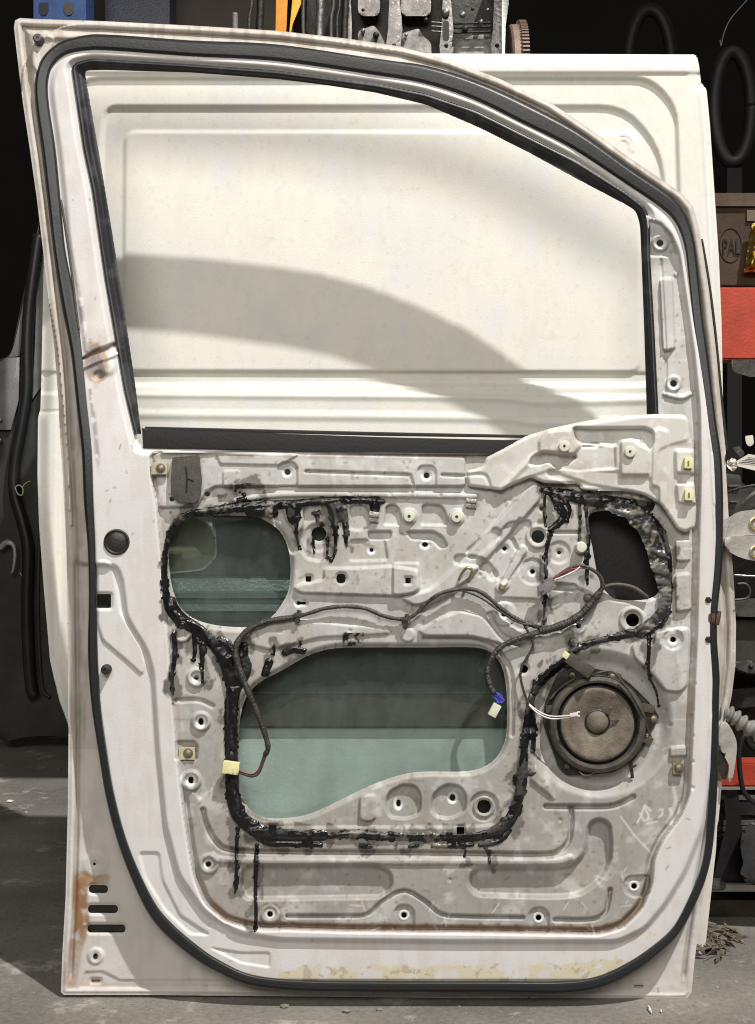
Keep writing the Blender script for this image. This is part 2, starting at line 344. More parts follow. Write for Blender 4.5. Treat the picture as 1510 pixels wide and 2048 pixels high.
# the diagonal brace
f.poly([(800,1196),(860,1180),(905,1140),(960,1080),(1045,985),(1070,964),(1084,972),(1080,1000),(1000,1090),(935,1160),(880,1198),(830,1212)], 8, 10, 10)
f.line([(990,1068),(960,1094),(945,1105)], 12, -5, 10); f.line([(918,1120),(960,1125),(985,1150)], 10, -7, 10)
f.poly([(1000,1062),(1016,1045),(1060,1040),(1066,1075),(1045,1130),(1010,1170),(985,1150),(990,1110)], -5, 9, 8)
f.line([(1045,1100),(1006,1168)], [9,6], 7, 6); f.line([(1010,1170),(1000,1176)], 9, 4, 6)
f.line([(1040,1040),(1022,1072),(1034,1098)], 4, -4, 8)
f.circ(1076,1073,24,4,8); f.circ(1065,1143,26,-3,8); f.circ(1118,1105,22,-3,8)
f.poly([(1090,1062),(1160,1062),(1160,1068),(1110,1068)], -5, 5, 3); f.poly([(1100,1165),(1150,1168),(1160,1180),(1150,1184),(1100,1180)], -6, 5, 4)
f.poly([(1095,1180),(1170,1180),(1170,1250),(1105,1250)], -5, 9, 8); f.poly([(1000,1195),(1075,1198),(1080,1245),(1040,1262),(1000,1235)], -4, 9, 8)
f.circ(1008,1228,24,4,7)
f.poly([(1084,1120),(1106,1150),(1096,1176),(1080,1150)], 5, 8, 6)
# ribs above and around the large opening
f.poly([(835,1262),(870,1240),(920,1222),(965,1232),(990,1262),(1010,1290),(975,1280),(940,1272),(850,1272)], 7, 9, 8)
f.line([(848,1276),(940,1277),(975,1288),(1005,1312),(1022,1345),(1026,1400),(1024,1470)], 3.5, -6, 6)
f.line([(980,1230),(1000,1268),(1040,1288),(1080,1290)], 6, -5, 8)
f.line([(560,1352),(610,1326),(660,1303)], 3, -5, 5)
f.poly([(500,1245),(600,1240),(680,1248),(780,1256),(780,1268),(640,1275),(540,1300),(500,1290)], 4, 12, 8)
f.circ(815,1270,14,4,8)
sdB = sd_poly(X, Y, BIGH); f.H += -6*sm(1-sdB/12)*(sdB > -6); sdT = sd_poly(X, Y, TLH); f.H += -6*sm(1-sdT/12)*(sdT > -6)
# left column
f.poly([(352,1270),(372,1245),(400,1255),(440,1330),(455,1400),(458,1500),(440,1560),(400,1600),(370,1560),(360,1430)], -4, 10, 8)
f.gain = 1.35
for c in ((363,1265,20,6),(393,1355,19,6),(402,1443,19,6),(382,1561,20,6),(417,1728,20,5),(540,1828,20,5)): f.circ(c[0],c[1],c[2],c[3],6); f.circ(c[0],c[1],c[2]*.62,-c[3]*.6,4)
f.line([(352,1402),(395,1400),(425,1412)], 4, -4, 8); f.poly([(350,1482),(388,1482),(396,1492),(394,1520),(350,1520)], -5, 5, 5)
# lower half
sdSp = np.hypot(X-1198, Y-1447); f.H += -22*sm((152-sdSp)/34)
f.poly([(1060,1560),(1110,1600),(1100,1570),(1070,1530)], 5, 14, 6)
f.line([(406,1620),(412,1648),(432,1684),(462,1700),(560,1704),(900,1707),(1080,1709),(1118,1702),(1136,1684),(1142,1655),(1142,1618)], 4.5, -9, 9)
f.line([(425,1712),(470,1722),(760,1724),(900,1724),(1095,1724),(1140,1716)], 6, 4, 10)
f.line([(1092,1613),(1160,1614),(1225,1612),(1266,1594)], 4.5, -9, 8)
f.poly([(488,1732),(752,1730),(780,1744),(785,1772),(765,1794),(490,1798),(480,1765)], -13, 16, 14)
f.line([(966,1763),(1120,1764),(1168,1748),(1194,1712),(1198,1662)], [27,29,29,27,22], -14, 18)
f.line([(575,1832),(690,1832),(735,1828),(768,1800),(808,1782),(846,1800),(882,1828),(930,1833),(1046,1835)], 3.5, -8, 6)
f.line([(1110,1839),(1180,1839),(1208,1828),(1216,1806),(1220,1780)], 4, -8, 7)
for cx, cy in ((540,1828),(808,1830),(1077,1835),(1268,1772)):
    f.poly([(cx-21,cy+34),(cx-21,cy-8),(cx-10,cy-20),(cx+10,cy-20),(cx+21,cy-8),(cx+21,cy+34)] if cx < 1200 else [(1246,1765),(1256,1752),(1298,1750),(1300,1790),(1268,1796),(1250,1786)], -5, 5, 7); f.circ(cx, cy, 10, 3, 3)
f.poly([(776,1585),(806,1568),(832,1572),(842,1592),(840,1628),(812,1638),(778,1634),(770,1610)], -9, 9, 12)
f.poly([(866,1588),(890,1568),(920,1572),(932,1590),(932,1622),(900,1638),(868,1632),(862,1610)], -9, 9, 12)
f.circ(968,1613,29,-5,6); f.circ(968,1613,21,4,5); f.poly([(720,1592),(750,1588),(752,1636),(740,1644),(718,1640)], 6, 8, 8)
f.line([(500,1668),(700,1664),(960,1662),(1010,1640),(1038,1590),(1050,1480),(1062,1400)], 10, 4, 12)
# right column
f.poly([(1350,1080),(1378,1080),(1380,1122),(1352,1122)], 7, 7, 6); f.poly([(1350,1150),(1378,1146),(1382,1220),(1352,1224)], 8, 8, 7)
f.poly([(1262,1292),(1284,1276),(1306,1292),(1312,1262),(1376,1256),(1380,1292),(1374,1372),(1360,1385),(1330,1382),(1304,1350),(1270,1318)], 8, 9, 8)
f.circ(1346,1279,20,-4,6); f.circ(1265,1240,26,4,6); f.circ(1265,1240,19,-4,5); f.circ(1157,1253,15,3,5)
f.poly([(1340,1495),(1372,1492),(1374,1512),(1340,1514)], 6, 8, 4)
f.poly([(1320,558),(1345,556),(1350,698),(1326,702)], 9, 8, 7)
f.circ(1320,486,17,4,7); f.circ(1347,767,16,4,7); f.circ(1353,548,5,2,4)
f.line([(1330,788),(1362,795),(1380,788)], 4, 5, 6); f.poly([(1298,440),(1322,446),(1344,475),(1352,512),(1298,512)], -6, 10, 6)
f.line([(1322,520),(1324,560),(1332,720),(1330,800)], 2, -3, 6)
for k in range(24): f.circ(420+k*36, 1851+(k%3), 4, -1.5, 4)
for k in range(14): f.circ(1389-(k>9)*4, 900+k*52, 4, -1.5, 4)
for cx_, cy_ in ((700,986),(780,988),(880,990),(1020,1000),(960,1150),(870,1230),(700,1262),(560,1262),(1120,1262),(1220,1280),(1330,1420),(1340,1450),(1120,1640),(1080,1760),(900,1760),(860,1660)): f.circ(cx_, cy_, 4, -1.6, 4)
inq = (sdI < 0)
f.H += inq*(fbm(X, Y, 60, 9)-.5)*3
H = f.H
# --- holes
K = sdO.copy(); K = np.maximum(K, -sdWo-1)
HOLES = [(575,944,6,6),(853,951,6,6),(415,988,5,5),(344,998,5,5),(743,1100,4,4),(850,1089,6,5),(682,1157,9.5,9.5),(1009,1097,4.5,4.5),(1008,1228,5.5,5.5),
 (1076,1073,13,13),(1118,1105,4,4),(1065,1143,5,5),(1083,1017,4.5,4.5),(1265,1240,13,13),(1157,1252,5,5),(1346,1279,5.5,5.5),(393,1355,5,5),(402,1443,5,7),(382,1560,5,6.5),
 (417,1728,5,5),(540,1828,5.5,5.5),(808,1830,5.5,5.5),(1077,1835,5.5,5.5),(1268,1772,5.5,5.5),(797,1606,4.5,7),(905,1595,5.5,6.5),(968,1613,13.5,13.5),(1048,1338,8,8),
 (1320,486,6.5,6.5),(1347,767,6.5,6.5),(191,1913,5,6),(189,1728,3,3),(638,1068,15,14),(597,1206,4,4),(480,985,3,3)]
RECT = [(617,1158,5.5,5.5,1),(816,1161,5.5,5.5,1),(545,1657,8,7,1),(921,1661,7.5,7,1),(208,1202,14,14,2),(606,1206,6,2.5,1),(197,1778,19,8,7),(206,1818,30,8,7),(213,1857,38,8,7),(192,1962,9,3,2),(1277,1973,9,3.5,3)]
def hole_sd(X, Y):
    h = np.full(X.shape, 1e3)
    for cx, cy, a, b in HOLES:
        k = f.win([(cx-a, cy-b), (cx+a, cy+b)], 30); h[k] = np.minimum(h[k], (np.hypot((X[k]-cx)/a, (Y[k]-cy)/b)-1)*min(a, b))
    for cx, cy, a, b, r in RECT:
        k = f.win([(cx-a, cy-b), (cx+a, cy+b)], 30); qx = np.abs(X[k]-cx)-a+r; qy = np.abs(Y[k]-cy)-b+r
        h[k] = np.minimum(h[k], np.hypot(np.maximum(qx, 0), np.maximum(qy, 0))+np.minimum(np.maximum(qx, qy), 0)-r)
    return h
hs = hole_sd(X, Y); big = np.minimum(np.minimum(sdB, sdT), sd_poly(X, Y, TRH))
HR = H - 4*sm(1-hs/6)*(hs > -4)                                      # pressed-in hole rims
HR -= 5*sm(1-big/7)*(big > -5)
K = np.maximum(K, -hs); K = np.maximum(K, -big)
# --- colour of the paint, with its dirt, rust and wear
def mix(a, b, t): return a*(1-t[..., None])+np.array(b)*t[..., None]
n1 = fbm(X, Y, 160, 1, 5); n2 = fbm(X, Y, 34, 2, 5); n3 = fbm(X, Y, 9, 3, 3); nv = fbm(X*1.0, Y*.16, 12, 4, 4); nf = vnoise(X, Y, 2.4, 30)
Hs_ = 9*sm(.5-(np.abs(sdI+8)-4)/6)*sm((Y-1350)/400); H -= Hs_; HR -= Hs_
C = np.broadcast_to(np.array([.615, .607, .605]), X.shape+(3,)).copy()
dirty = sm((n2*.5+nv*.5-.42)/.25)
C = mix(C, (.50, .47, .43), .35*dirty)
out = sm(sdW/6); C = mix(C, (.44, .40, .35), out*(.45+.6*n2)*np.where(Y < 1500, 1, .45)); C = mix(C, (.34, .29, .24), out*sm((n1*.4+nv*.6-.5)/.12)*.6*np.where(Y < 1500, 1, .2))
C = mix(C, (.485, .47, .45), sm(-sdI/8)*sm((Y-420)/120))
g = sm((n1*.55+n2*.45-.40)/.22)*sm(-sdI/6); lowg = sm((Y-1250)/350)
C = mix(C, (.345, .325, .30), g*(.35+.35*lowg)); C = mix(C, (.29, .275, .255), sm(-sdI/6)*lowg*.8)
C = mix(C, (.26, .23, .19), sm((nv-.48)/.3)*sm(-sdI/6)*(.2+.25*lowg))
C = mix(C, (.385, .355, .31), sm((fbm(X, Y, 55, 61)-.45)/.3)*sm(-sdI/6)*.4)
C = mix(C, (.66, .65, .62), sm((fbm(X, Y, 28, 71)-.52)/.25)*sm(-sdI/6)*.4)
C = mix(C, (.22, .17, .12), sm((fbm(X, Y, 11, 81, 3)-.72)/.05)*sm(-sdI/6)*.55)
C = mix(C, (.10, .085, .07), (nf > .965)*sm(-sdI/6)*.35)
# collected grime in the grooves' lower lips and along the seam
seam = sm(1.7-np.abs(sdI+8+3*n3)/7)*(Y > 1300); C = mix(C, (.19, .125, .08), seam*sm((Y-1650)/200)*(.45+.7*n2)*np.where((X > 1290) | (X < 420), .55, 1))
C = mix(C, (.30, .24, .18), sm(1-np.abs(sdI+8)/10)*(Y < 1500)*(Y > 880)*.5*n2*2*(n2 > .4))
# pillar rust
pr = sm(1-np.hypot((X-192)/46, (Y-730)/85)); n4 = fbm(X, Y, 24, 41, 4)
C = mix(C, (.36, .25, .15), sm((pr*1.3+n4-.95)/.25)*.8); C = mix(C, (.20, .18, .20), sm((n4*.9+pr*.35-.72)/.05)*(pr > .05)*.8)
C = mix(C, (.25, .215, .175), sm(1.3-np.abs(sdO+19+3*(n2-.5))/6)*(.35+.5*n2)*out*sm((1980-Y)/30))
pl = sm(1-np.abs(X-(150+(Y-500)*.11))/9)*sm((Y-540)/60)*sm((960-Y)/60); C = mix(C, (.28, .25, .26), pl*sm((n4-.42)/.1)*.9)
C = mix(C, (.38, .30, .22), sm(1-np.hypot((X-200)/60, (Y-640)/90))*n2*.5)
C = mix(C, (.12, .07, .04), sm(1-sd_line(X, Y, catmull([(170,716),(190,706),(215,697),(236,686)], n=4), 1)/4)*.85)
# rust in the rear foot corner
rr = sm(1-sd_line(X, Y, catmull([(163,1745),(160,1800),(164,1850),(150,1900),(140,1960)], n=4), [10]*17)/10)
C = mix(C, (.26, .14, .07), rr*sm((n4+.3-.5)/.3)*sm((Y-1735)/20)*(1-.5*sm((Y-1850)/60))); C = mix(C, (.34, .20, .09), sm(1-sd_line(X, Y, [(166,1750),(185,1762),(212,1756)], [5]*3)/7)*n2*1.3)
C = mix(C, (.50, .38, .28), sm(1-np.hypot((X-175)/60, (Y-1965)/26))*n2*1.1)
# worn yellow paint along the sill
ybase = 1950-26*sm((X-420)/200)*(n2+.2)-14*sm((X-1000)/250)
pe = sm((Y-ybase)/4)*sm((X-440)/60)*((sdW < 0) & (sdR > -6))
C = mix(C, (.58, .53, .41), pe*sm((fbm(X, Y, 26, 51, 5)-.40)/.04)); C = mix(C, (.42, .36, .26), pe*sm((fbm(X, Y, 18, 52, 5)-.60)/.03)*.8)
C = mix(C, (.58, .53, .41), sm((fbm(X, Y, 22, 53, 5)-.58)/.03)*(X > 1200)*(Y > 1850)*((sdW < -4) & (sdR > 0)))
C = mix(C, (.30, .25, .19), sm(1-np.abs(sdW-12)/8)*(Y > 1900)*(X > 450)*.7*n2*1.6)
# scratches and a chalked mark
def scratch(P, w=1.1, a=.8, c=(.72, .70, .66)):
    global C
    k = f.win(P, 6); t = sm(1-sd_line(X[k], Y[k], P, [w]*len(P))/1.5)*a; C[k] = C[k]*(1-t[..., None])+np.array(c)*t[..., None]
scratch([(1241,1633),(1270,1672),(1302,1706)], .9, .6)
scratch([(1275,1645),(1283,1630),(1288,1612),(1296,1628),(1298,1638),(1288,1642),(1280,1626)], 1.2, .7); scratch([(1290,1610),(1302,1622)], 1.1, .7); scratch([(1292,1648),(1314,1643)], 1.2, .6)
scratch([(1318,1620),(1326,1618),(1324,1630),(1318,1634)], 1.2, .6); scratch([(1340,1618),(1346,1632),(1342,1648)], 2.5, .6); scratch([(1346,1570),(1352,1600),(1345,1625),(1335,1645)], 3, .45); scratch([(1372,1570),(1368,1600),(1358,1625)], 3, .45)
rs = random.Random(5)
for k in range(70):
    cx, cy = rs.choice([(rs.uniform(1130,1290), rs.uniform(1735,1860)), (rs.uniform(380,1300), rs.uniform(1800,1862)), (rs.uniform(700,900), rs.uniform(1780,1860)), (rs.uniform(1290,1380), rs.uniform(1080,1300)), (rs.uniform(1020,1100), rs.uniform(880,1100))])
    a = rs.uniform(0, 3.1); L = rs.uniform(4, 26); scratch([(cx, cy), (cx+L*math.cos(a), cy+L*math.sin(a))], .5, rs.uniform(.2, .6))
for k in range(45):                                                   # small scuffs in the white frame
    cx, cy = rs.choice([(rs.uniform(205,330), rs.uniform(880,1150)), (rs.uniform(140,250), rs.uniform(150,650)), (rs.uniform(340,1300), rs.uniform(1868,1950)), (rs.uniform(1330,1400), rs.uniform(1300,1800)), (rs.uniform(140,1380), rs.uniform(1935,1990))])
    a = rs.uniform(0, 3.1); L = rs.uniform(1, 10); scratch([(cx, cy), (cx+L*math.cos(a), cy+L*math.sin(a))], .6, rs.uniform(.3, .8), (.15, .12, .09))
for cx, cy, a, b in HOLES:                                            # bare bright rings round the screw holes
    if 3.5 < a < 8 and cx > 330 and (cx, cy) not in ((1083,1017),(1009,1097),(1118,1105)):
        k = f.win([(cx, cy)], 18); t = sm(1-np.abs(np.hypot((X[k]-cx)/a, (Y[k]-cy)/b)*a-a-3)/3.4)[..., None]*.9; C[k] = C[k]*(1-t)+np.array([.80, .80, .78])*t
R = .36+.25*n2+.15*(sdI < 0)*n1+.15*out
RGH = np.clip(R, .25, .9)

door = empty('stripped_front_door', (0, 0, 0), 'white stripped car door with bare inner panel, black sealant and a speaker', 'car door')
def Hat(px, py, F_=None):
    Hh = H if F_ is None else F_
    return float(Hh[int(np.clip(round((py-28)/2), 0, Hh.shape[0]-1)), int(np.clip(round((px-18)/2), 0, Hh.shape[1]-1))])

# --- outer skin seen through the openings
fo = F(24, 30, 1476, 2002, 6); so = sd_poly(fo.X, fo.Y, np.array(OUT, float)); sow = sd_poly(fo.X, fo.Y, WINO)
Ho = -13-13*sm(-so/160)*sm(.25+sow/120)
hh = sd_poly(fo.X, fo.Y, rpoly([(330,1010),(405,1040),(430,1070),(432,1110),(408,1138),(330,1145)], 20))
sk = sheet('outer_skin', fo, Ho, np.maximum(np.maximum(so+1, -sow-2), -hh), M['skin'], door)
md = sk.modifiers.new('thickness', 'SOLIDIFY'); md.thickness = .0012; md.offset = 0
def ribbed(name, x0, x1, y0, y1, h, m, prof):
    bm = bmesh.new(); vs = []
    for y, dh in prof: vs.append([bm.verts.new(W(x, y, h+dh).tolist()) for x in (x0, x1)])
    for a, b in zip(vs, vs[1:]): bm.faces.new((a[0], a[1], b[1], b[0]))
    o = from_bm(name, bm, m, door, smooth=False); q = o.modifiers.new('thickness', 'SOLIDIFY'); q.thickness = .0015; return o
ribbed('impact_beam', 440, 1060, 0, 0, -16, 'beam', [(1386, -10), (1390, 0), (1452, 4), (1457, -10)])
ribbed('regulator_rail', 336, 640, 0, 0, -17, mat('rail_steel', (.14, .17, .16), .35, .5, bump=.3, var=.4, vscale=14), [(1150,-8),(1160,0),(1182,3),(1186,9),(1196,9),(1200,0),(1206,0),(1210,8),(1222,9),(1226,0),(1240,-3),(1250,-12)])
prism('door_glass', [(325,1010),(1060,1010),(1066,1655),(470,1655),(325,1500)], -5, -1, 'glass', door, bev=0)
pad = mat('cavity_shade', (.035, .042, .036), .6, bump=.3, var=.3, vscale=10)  # near-black sheets added to stand for the shade inside the door
prism('cavity_shade', rpoly([(440,1262),(1062,1262),(1062,1384),(440,1384)], 6), -24, -21, pad, door, bev=1); prism('cavity_shade', rpoly([(424,1005),(660,1005),(660,1148),(340,1148),(408,1140),(434,1112),(432,1066)], 4), -23, -20, pad, door, bev=1)
prism('cavity_shade', rpoly([(325,1152),(660,1152),(660,1258),(325,1258)], 4), -23, -20, pad, door, bev=1)
prism('hole_dimmer', [(320,1000),(440,1000),(440,1150),(320,1150)], -60, -50, mat('olive_dimmer', (.16, .15, .095), .6, var=.2), door, bev=0)  # added olive plate that dims the view through the skin's hole
prism('slot_shade', [(160,1760),(262,1760),(262,1875),(160,1875)], -12, -9, 'plastic', door, bev=0)  # added dark sheet, shade behind the slots put in as colour
prism('hole_shade', [(765,1585),(1000,1585),(1000,1675),(765,1675)], 6, 9, 'plastic', door, bev=0); prism('hole_shade', [(530,1645),(560,1645),(560,1672),(530,1672)], 6, 9, 'rubber2', door, bev=0)  # black sheets added so these small holes look shaded
prism('opening_shade', [(1150,1000),(1340,1000),(1340,1262),(1150,1262)], -20, -15, 'rubber2', door, bev=0)  # added black sheet in place of the shade within the front opening

# --- upper front bracket plate
fb = F(922, 818, 1404, 1076, 2); fb.H += np.interp(fb.X, [930, 1000, 1100, 1400], [44, 48, 52, 52]) + 4
fb.poly([(950,910),(1052,872),(1100,858),(1300,830),(1380,835),(1378,880),(1340,890),(1318,900),(1300,1010),(1280,985),(1180,968),(1100,940),(1040,960),(1000,985),(930,985),(930,940)], 3, 8, 8)
fb.poly([(1146,854),(1180,856),(1290,855),(1306,862),(1308,884),(1300,900),(1280,880),(1262,878),(1240,880),(1234,892),(1160,886),(1150,878)], -16, 6, 6)
fb.poly([(1096,862),(1140,858),(1148,880),(1156,895),(1146,912),(1120,905),(1078,902),(1078,880)], 7, 8, 6)
fb.poly([(1072,908),(1090,903),(1120,908),(1148,908),(1154,916),(1130,930),(1112,934),(1096,924),(1080,930),(1056,930),(1062,916)], -12, 6, 5)
fb.poly([(1160,893),(1230,890),(1232,938),(1156,942),(1110,938),(1140,922)], -6, 7, 6); fb.poly([(1160,884),(1196,884),(1200,890),(1194,895),(1162,895)], -7, 4, 4)
fb.poly([(1242,882),(1262,876),(1276,888),(1298,898),(1298,950),(1242,950)], 7, 7, 6)
fb.poly([(1094,940),(1238,942),(1240,955),(1300,955),(1302,972),(1318,978),(1318,1022),(1300,1000),(1250,984),(1160,974),(1095,952)], -4, 8, 6)
fb.poly([(1306,862),(1318,856),(1336,862),(1336,1022),(1318,1022),(1318,975),(1304,970)], 5, 8, 5)
fb.poly([(1350,900),(1392,902),(1392,948),(1352,946)], 8, 7, 5); fb.poly([(1352,968),(1394,968),(1394,1008),(1356,1006)], 8, 7, 5)
fb.line([(1002,980),(1040,940),(1080,905)], 5, 4, 10); fb.line([(938,950),(970,951),(980,976)], 3, -4, 5)
bkx = sd_poly(fb.X, fb.Y, BRK)
bh = np.minimum(np.hypot(fb.X-1284, fb.Y-882)/1-4, 99)
fb.H -= 5*sm(1+bkx/6)
bn = fbm(fb.X, fb.Y, 50, 91, 5); bn2 = fbm(fb.X, fb.Y, 14, 92, 4)
Cb = np.broadcast_to(np.array([.56, .55, .52]), fb.X.shape+(3,)).copy(); Cb = mix(Cb, (.40, .36, .31), sm((bn-.45)/.2)*.5); Cb = mix(Cb, (.72, .71, .69), sm((bn2-.62)/.05)*.4)
Cb = mix(Cb, (.42, .31, .24), sm(1-np.hypot((fb.X-1365)/32, (fb.Y-889)/9))*.8)
brk = sheet('mirror_bracket_plate', fb, fb.H, np.maximum(bkx, -bh), M['paint'], door, Cb, np.full(fb.X.shape, .5))
md = brk.modifiers.new('thickness', 'SOLIDIFY'); md.thickness = .0012; md.offset = -1
def Hbk(px, py): return float(fb.H[int((py-818)/2), int((px-922)/2)])

# ------------------------------------------------------------------ rubber
def strip(name, P, hfun, depth, m, closed, parent, n=6, prof=8, grooves=True):
    P = catmull(P, closed, n) if n else np.asarray(P, float); bm = bmesh.new(); rings = []; N = len(P)
    for i in range(N):
        a = P[(i-1) % N] if closed else P[max(i-1, 0)]; b = P[(i+1) % N] if closed else P[min(i+1, N-1)]
        t = (b-a)[:2]; t = t/np.linalg.norm(t); nn = np.array([-t[1], t[0]]); w = P[i, 2]/2; ring = []
        for k in range(prof*2):
            an = math.pi*2*k/(prof*2); e = .75; c, s = math.cos(an), math.sin(an)
            u = math.copysign(abs(c)**e, c)*w; v = math.copysign(abs(s)**e, s)*depth/2
            if grooves and s > 0.3 and abs(c) < .35: v -= depth*.16
            p = P[i, :2]+nn*u; ring.append(bm.verts.new(W(p[0], p[1], hfun(P[i, 0], P[i, 1])+v).tolist()))
        rings.append(ring)
    m2 = prof*2
    for i in range(N if closed else N-1):
        a, b = rings[i], rings[(i+1) % N]
        for k in range(m2): bm.faces.new((a[k], a[(k+1) % m2], b[(k+1) % m2], b[k]))
    if not closed: bm.faces.new(rings[0]); bm.faces.new(rings[-1][::-1])
    return from_bm(name, bm, m, parent, sharp=False)
WSj = [(x+rs.uniform(-.8, .8), y+rs.uniform(-.8, .8), w*1.06) for x, y, w in WS]
strip('weatherstrip', WSj, lambda x, y: 8+32*float(sm((y-500)/500)), 40, 'rubber', True, door)
# glass run channel: a rubber lip all along the inside of the window opening
sdc = (sdWo, sdWin)
fw = f; Kc = np.maximum(sdWo-3, -sdWin); Hc = AMP+6-20*sm(-sdWo/26)-4*sm(.5-(np.abs(sdWo+10)-1)/9); Hc = Hc-3*sm(1+(sdWo-3)/4)
Kc = np.maximum(Kc, np.where(Y > 850, Y-868+0*X, -50))
Cr = np.broadcast_to(np.array([.012, .012, .014]), X.shape+(3,)); gr = sheet('glass_run_channel', f, Hc, Kc, M['paint'], door, mix(Cr, (.05, .05, .055), sm((n2-.5)/.2)*.6), np.full(X.shape, .42))
prism('belt_seal', [(284,856),(300,858),(760,874),(1010,880),(1080,878),(1080,892),(1010,908),(970,907),(760,905),(286,896)], 20, 46, 'rubber2', door, bev=4)
prism('belt_seal_lip', [(290,853),(760,864),(1060,870),(1060,876),(760,872),(290,860)], 14, 40, 'rubber2', door, bev=1)
tube('drain_strip', [(122,400,40),(140,520,40),(155,640,42),(158,660,42)], 2.5, 'dusty', door)

# ------------------------------------------------------------------ black sealant
nz = fbm(X, Y, 14, 101, 4)-.5; nz2 = fbm(X, Y, 5, 103, 3)-.5
Sd = np.full(X.shape, 99.0)
def goo(P, R, smooth=True):
    P = catmull(P, n=4) if smooth and len(P) > 2 else np.array(P, float)
    R = np.interp(np.linspace(0, 1, len(P)), np.linspace(0, 1, len(np.atleast_1d(R))), np.atleast_1d(R))
    k = f.win(P, 30+R.max()); Sd[k] = np.minimum(Sd[k], sd_line(X[k], Y[k], P, R))
goo([(470,1016),(420,1022),(378,1030),(350,1050),(334,1085),(329,1130),(331,1180),(340,1215),(362,1240),(395,1258)], [9,8,8,7,5,6,7,10,14,12])
goo([(345,1200),(350,1225),(372,1243)], [7,14,10]); goo([(430,1018),(520,1012),(560,1010),(640,1003),(700,1000),(766,1003)], [7,13,9,7,8,5])
goo([(500,1020),(540,1022),(548,1030)], [12,14,6]); goo([(395,1258),(425,1285),(452,1320),(468,1370)], [12,12,16,18]); goo([(440,1280),(470,1300),(490,1330),(485,1360)], [8,12,14,10])
goo([(468,1370),(462,1420),(462,1480),(464,1540),(466,1590),(478,1630),(508,1656),(545,1668)], [15,13,13,13,14,15,14,11])
goo([(485,1650),(530,1684),(580,1688),(640,1690)], [5,6,6,5]); goo([(540,1668),(600,1671),(648,1672)], [13,11,9]); goo([(648,1675),(700,1668),(760,1672),(840,1674),(900,1674),(950,1674),(990,1664)], [3,8,9,8,9,9,10])
goo([(870,1692),(920,1692),(945,1690)], [5,5,4]); goo([(820,1693),(834,1692)], [4,2]); goo([(722,1693),(738,1693)], [5,5]); goo([(960,1690),(1000,1682),(1022,1660)], [5,5,3])
goo([(990,1664),(1020,1640),(1036,1600),(1044,1560),(1048,1510),(1054,1450),(1062,1400),(1075,1368)], [12,12,10,11,8,8,7,8]); goo([(1062,1405),(1068,1450),(1066,1500)], [5,5,5])
goo([(1035,1560),(1050,1545),(1062,1548),(1072,1545)], [10,8,4,1]); goo([(1075,1368),(1100,1345),(1135,1318)], [10,10,8]); goo([(1135,1318),(1150,1298),(1190,1283),(1240,1272),(1290,1262)], [4,9,6,7,9])
goo([(1290,1262),(1325,1240),(1338,1210),(1340,1160),(1338,1110),(1322,1060),(1298,1030),(1270,1012)], [10,8,5,4,5,6,5,6]); goo([(1082,980),(1120,988),(1160,995),(1220,1005),(1300,1012)], [3,11,12,14,9]); goo([(1146,1290),(1142,1286)], [7,7])
goo([(1100,985),(1118,1012),(1128,1032),(1112,1050),(1100,1060)], [5,9,8,7,4]); goo([(1130,1000),(1140,1020),(1132,1042)], [6,4,4])
for P, R in (([(1090,990),(1089,1030),(1091,1050)], [3,2.6,2.4]), ([(1100,1058),(1098,1080),(1092,1110),(1092,1150),(1090,1190),(1088,1248)], [5,4,4,3.4,3,2]),
             ([(1160,1005),(1160,1050),(1158,1082)], [3,3,2.4]), ([(1170,1005),(1176,1060),(1172,1110),(1175,1168)], [4,2,3,2.5]), ([(1182,1030),(1176,1120),(1176,1160)], [3,2,2]),
             ([(585,1015),(588,1034),(590,1040)], [15,14,9]), ([(592,1045),(594,1070),(598,1098)], [5,3,2.4]), ([(660,1005),(668,1040),(671,1070),(670,1105),(662,1120)], [9,8,4,3,2.6]), ([(678,1010),(690,1040),(692,1088)], [14,7,3]),
             ([(672,1010),(685,1035)], [12,10]), ([(748,1004),(750,1016)], [12,10]), ([(632,1028),(640,1050)], [5,5]), ([(626,1070),(628,1100),(629,1106)], [3,2.6,2]), ([(656,1072),(655,1115)], [3,2]), ([(625,1026),(640,1026)], [3,3]),
             ([(388,1262),(390,1300),(387,1318)], [5,4,3.4]), ([(405,1290),(404,1330),(405,1364)], [7,4,3]), ([(348,1268),(350,1310),(344,1350),(346,1388)], [5,5,4,3]),
             ([(476,1655),(473,1700),(473,1750),(470,1785)], [3,4,3,2]), ([(514,1690),(512,1730),(511,1780),(512,1830),(510,1862)], [4,5,3.6,3.6,2.6]), ([(930,1700),(930,1706),(929,1713)], [1,2,3]), ([(968,1692),(977,1705),(979,1728)], [3,4,2]),
             ([(1298,1262),(1298,1300),(1298,1350),(1312,1382),(1317,1410)], [5,4,3,2,1.6]), ([(480,1300),(490,1290),(486,1322)], [5,6,10]), ([(570,1305),(585,1298),(605,1302)], [7,8,7]), ([(538,1325),(530,1345),(526,1350)], [9,7,3]), ([(549,1290),(548,1310)], [2,3]), ([(600,1280),(600,1295)], [1.6,2]),
             ([(470,985),(474,975),(488,975)], [1.5,2.5,2]), ([(478,1000),(488,998)], [5,4]), ([(485,968),(508,969)], [2.4,2]), ([(490,986),(484,988)], [2,2])):
    goo(P, R)
drip = Sd
thr = Sd - .7 + nz*7*sm(-Sd/5+.1) + nz2*2.2
thr = thr + .8 - 3.6*sm((fbm(X*.7, Y, 9, 151, 3)-.58)/.12)*(Sd < 4)
thr = np.where(np.hypot(X-545, Y-1657) < 0, 9, thr)
sg = fbm(X, Y*.8, 22, 141, 5); C = mix(C, (.045, .04, .036), sm((sg-.44-np.clip(Sd, 0, 40)/95)/.09)*(Sd < 20)*.85); C = mix(C, (.30, .27, .23), sm(1-Sd/34)*.35*(sdI < 0))
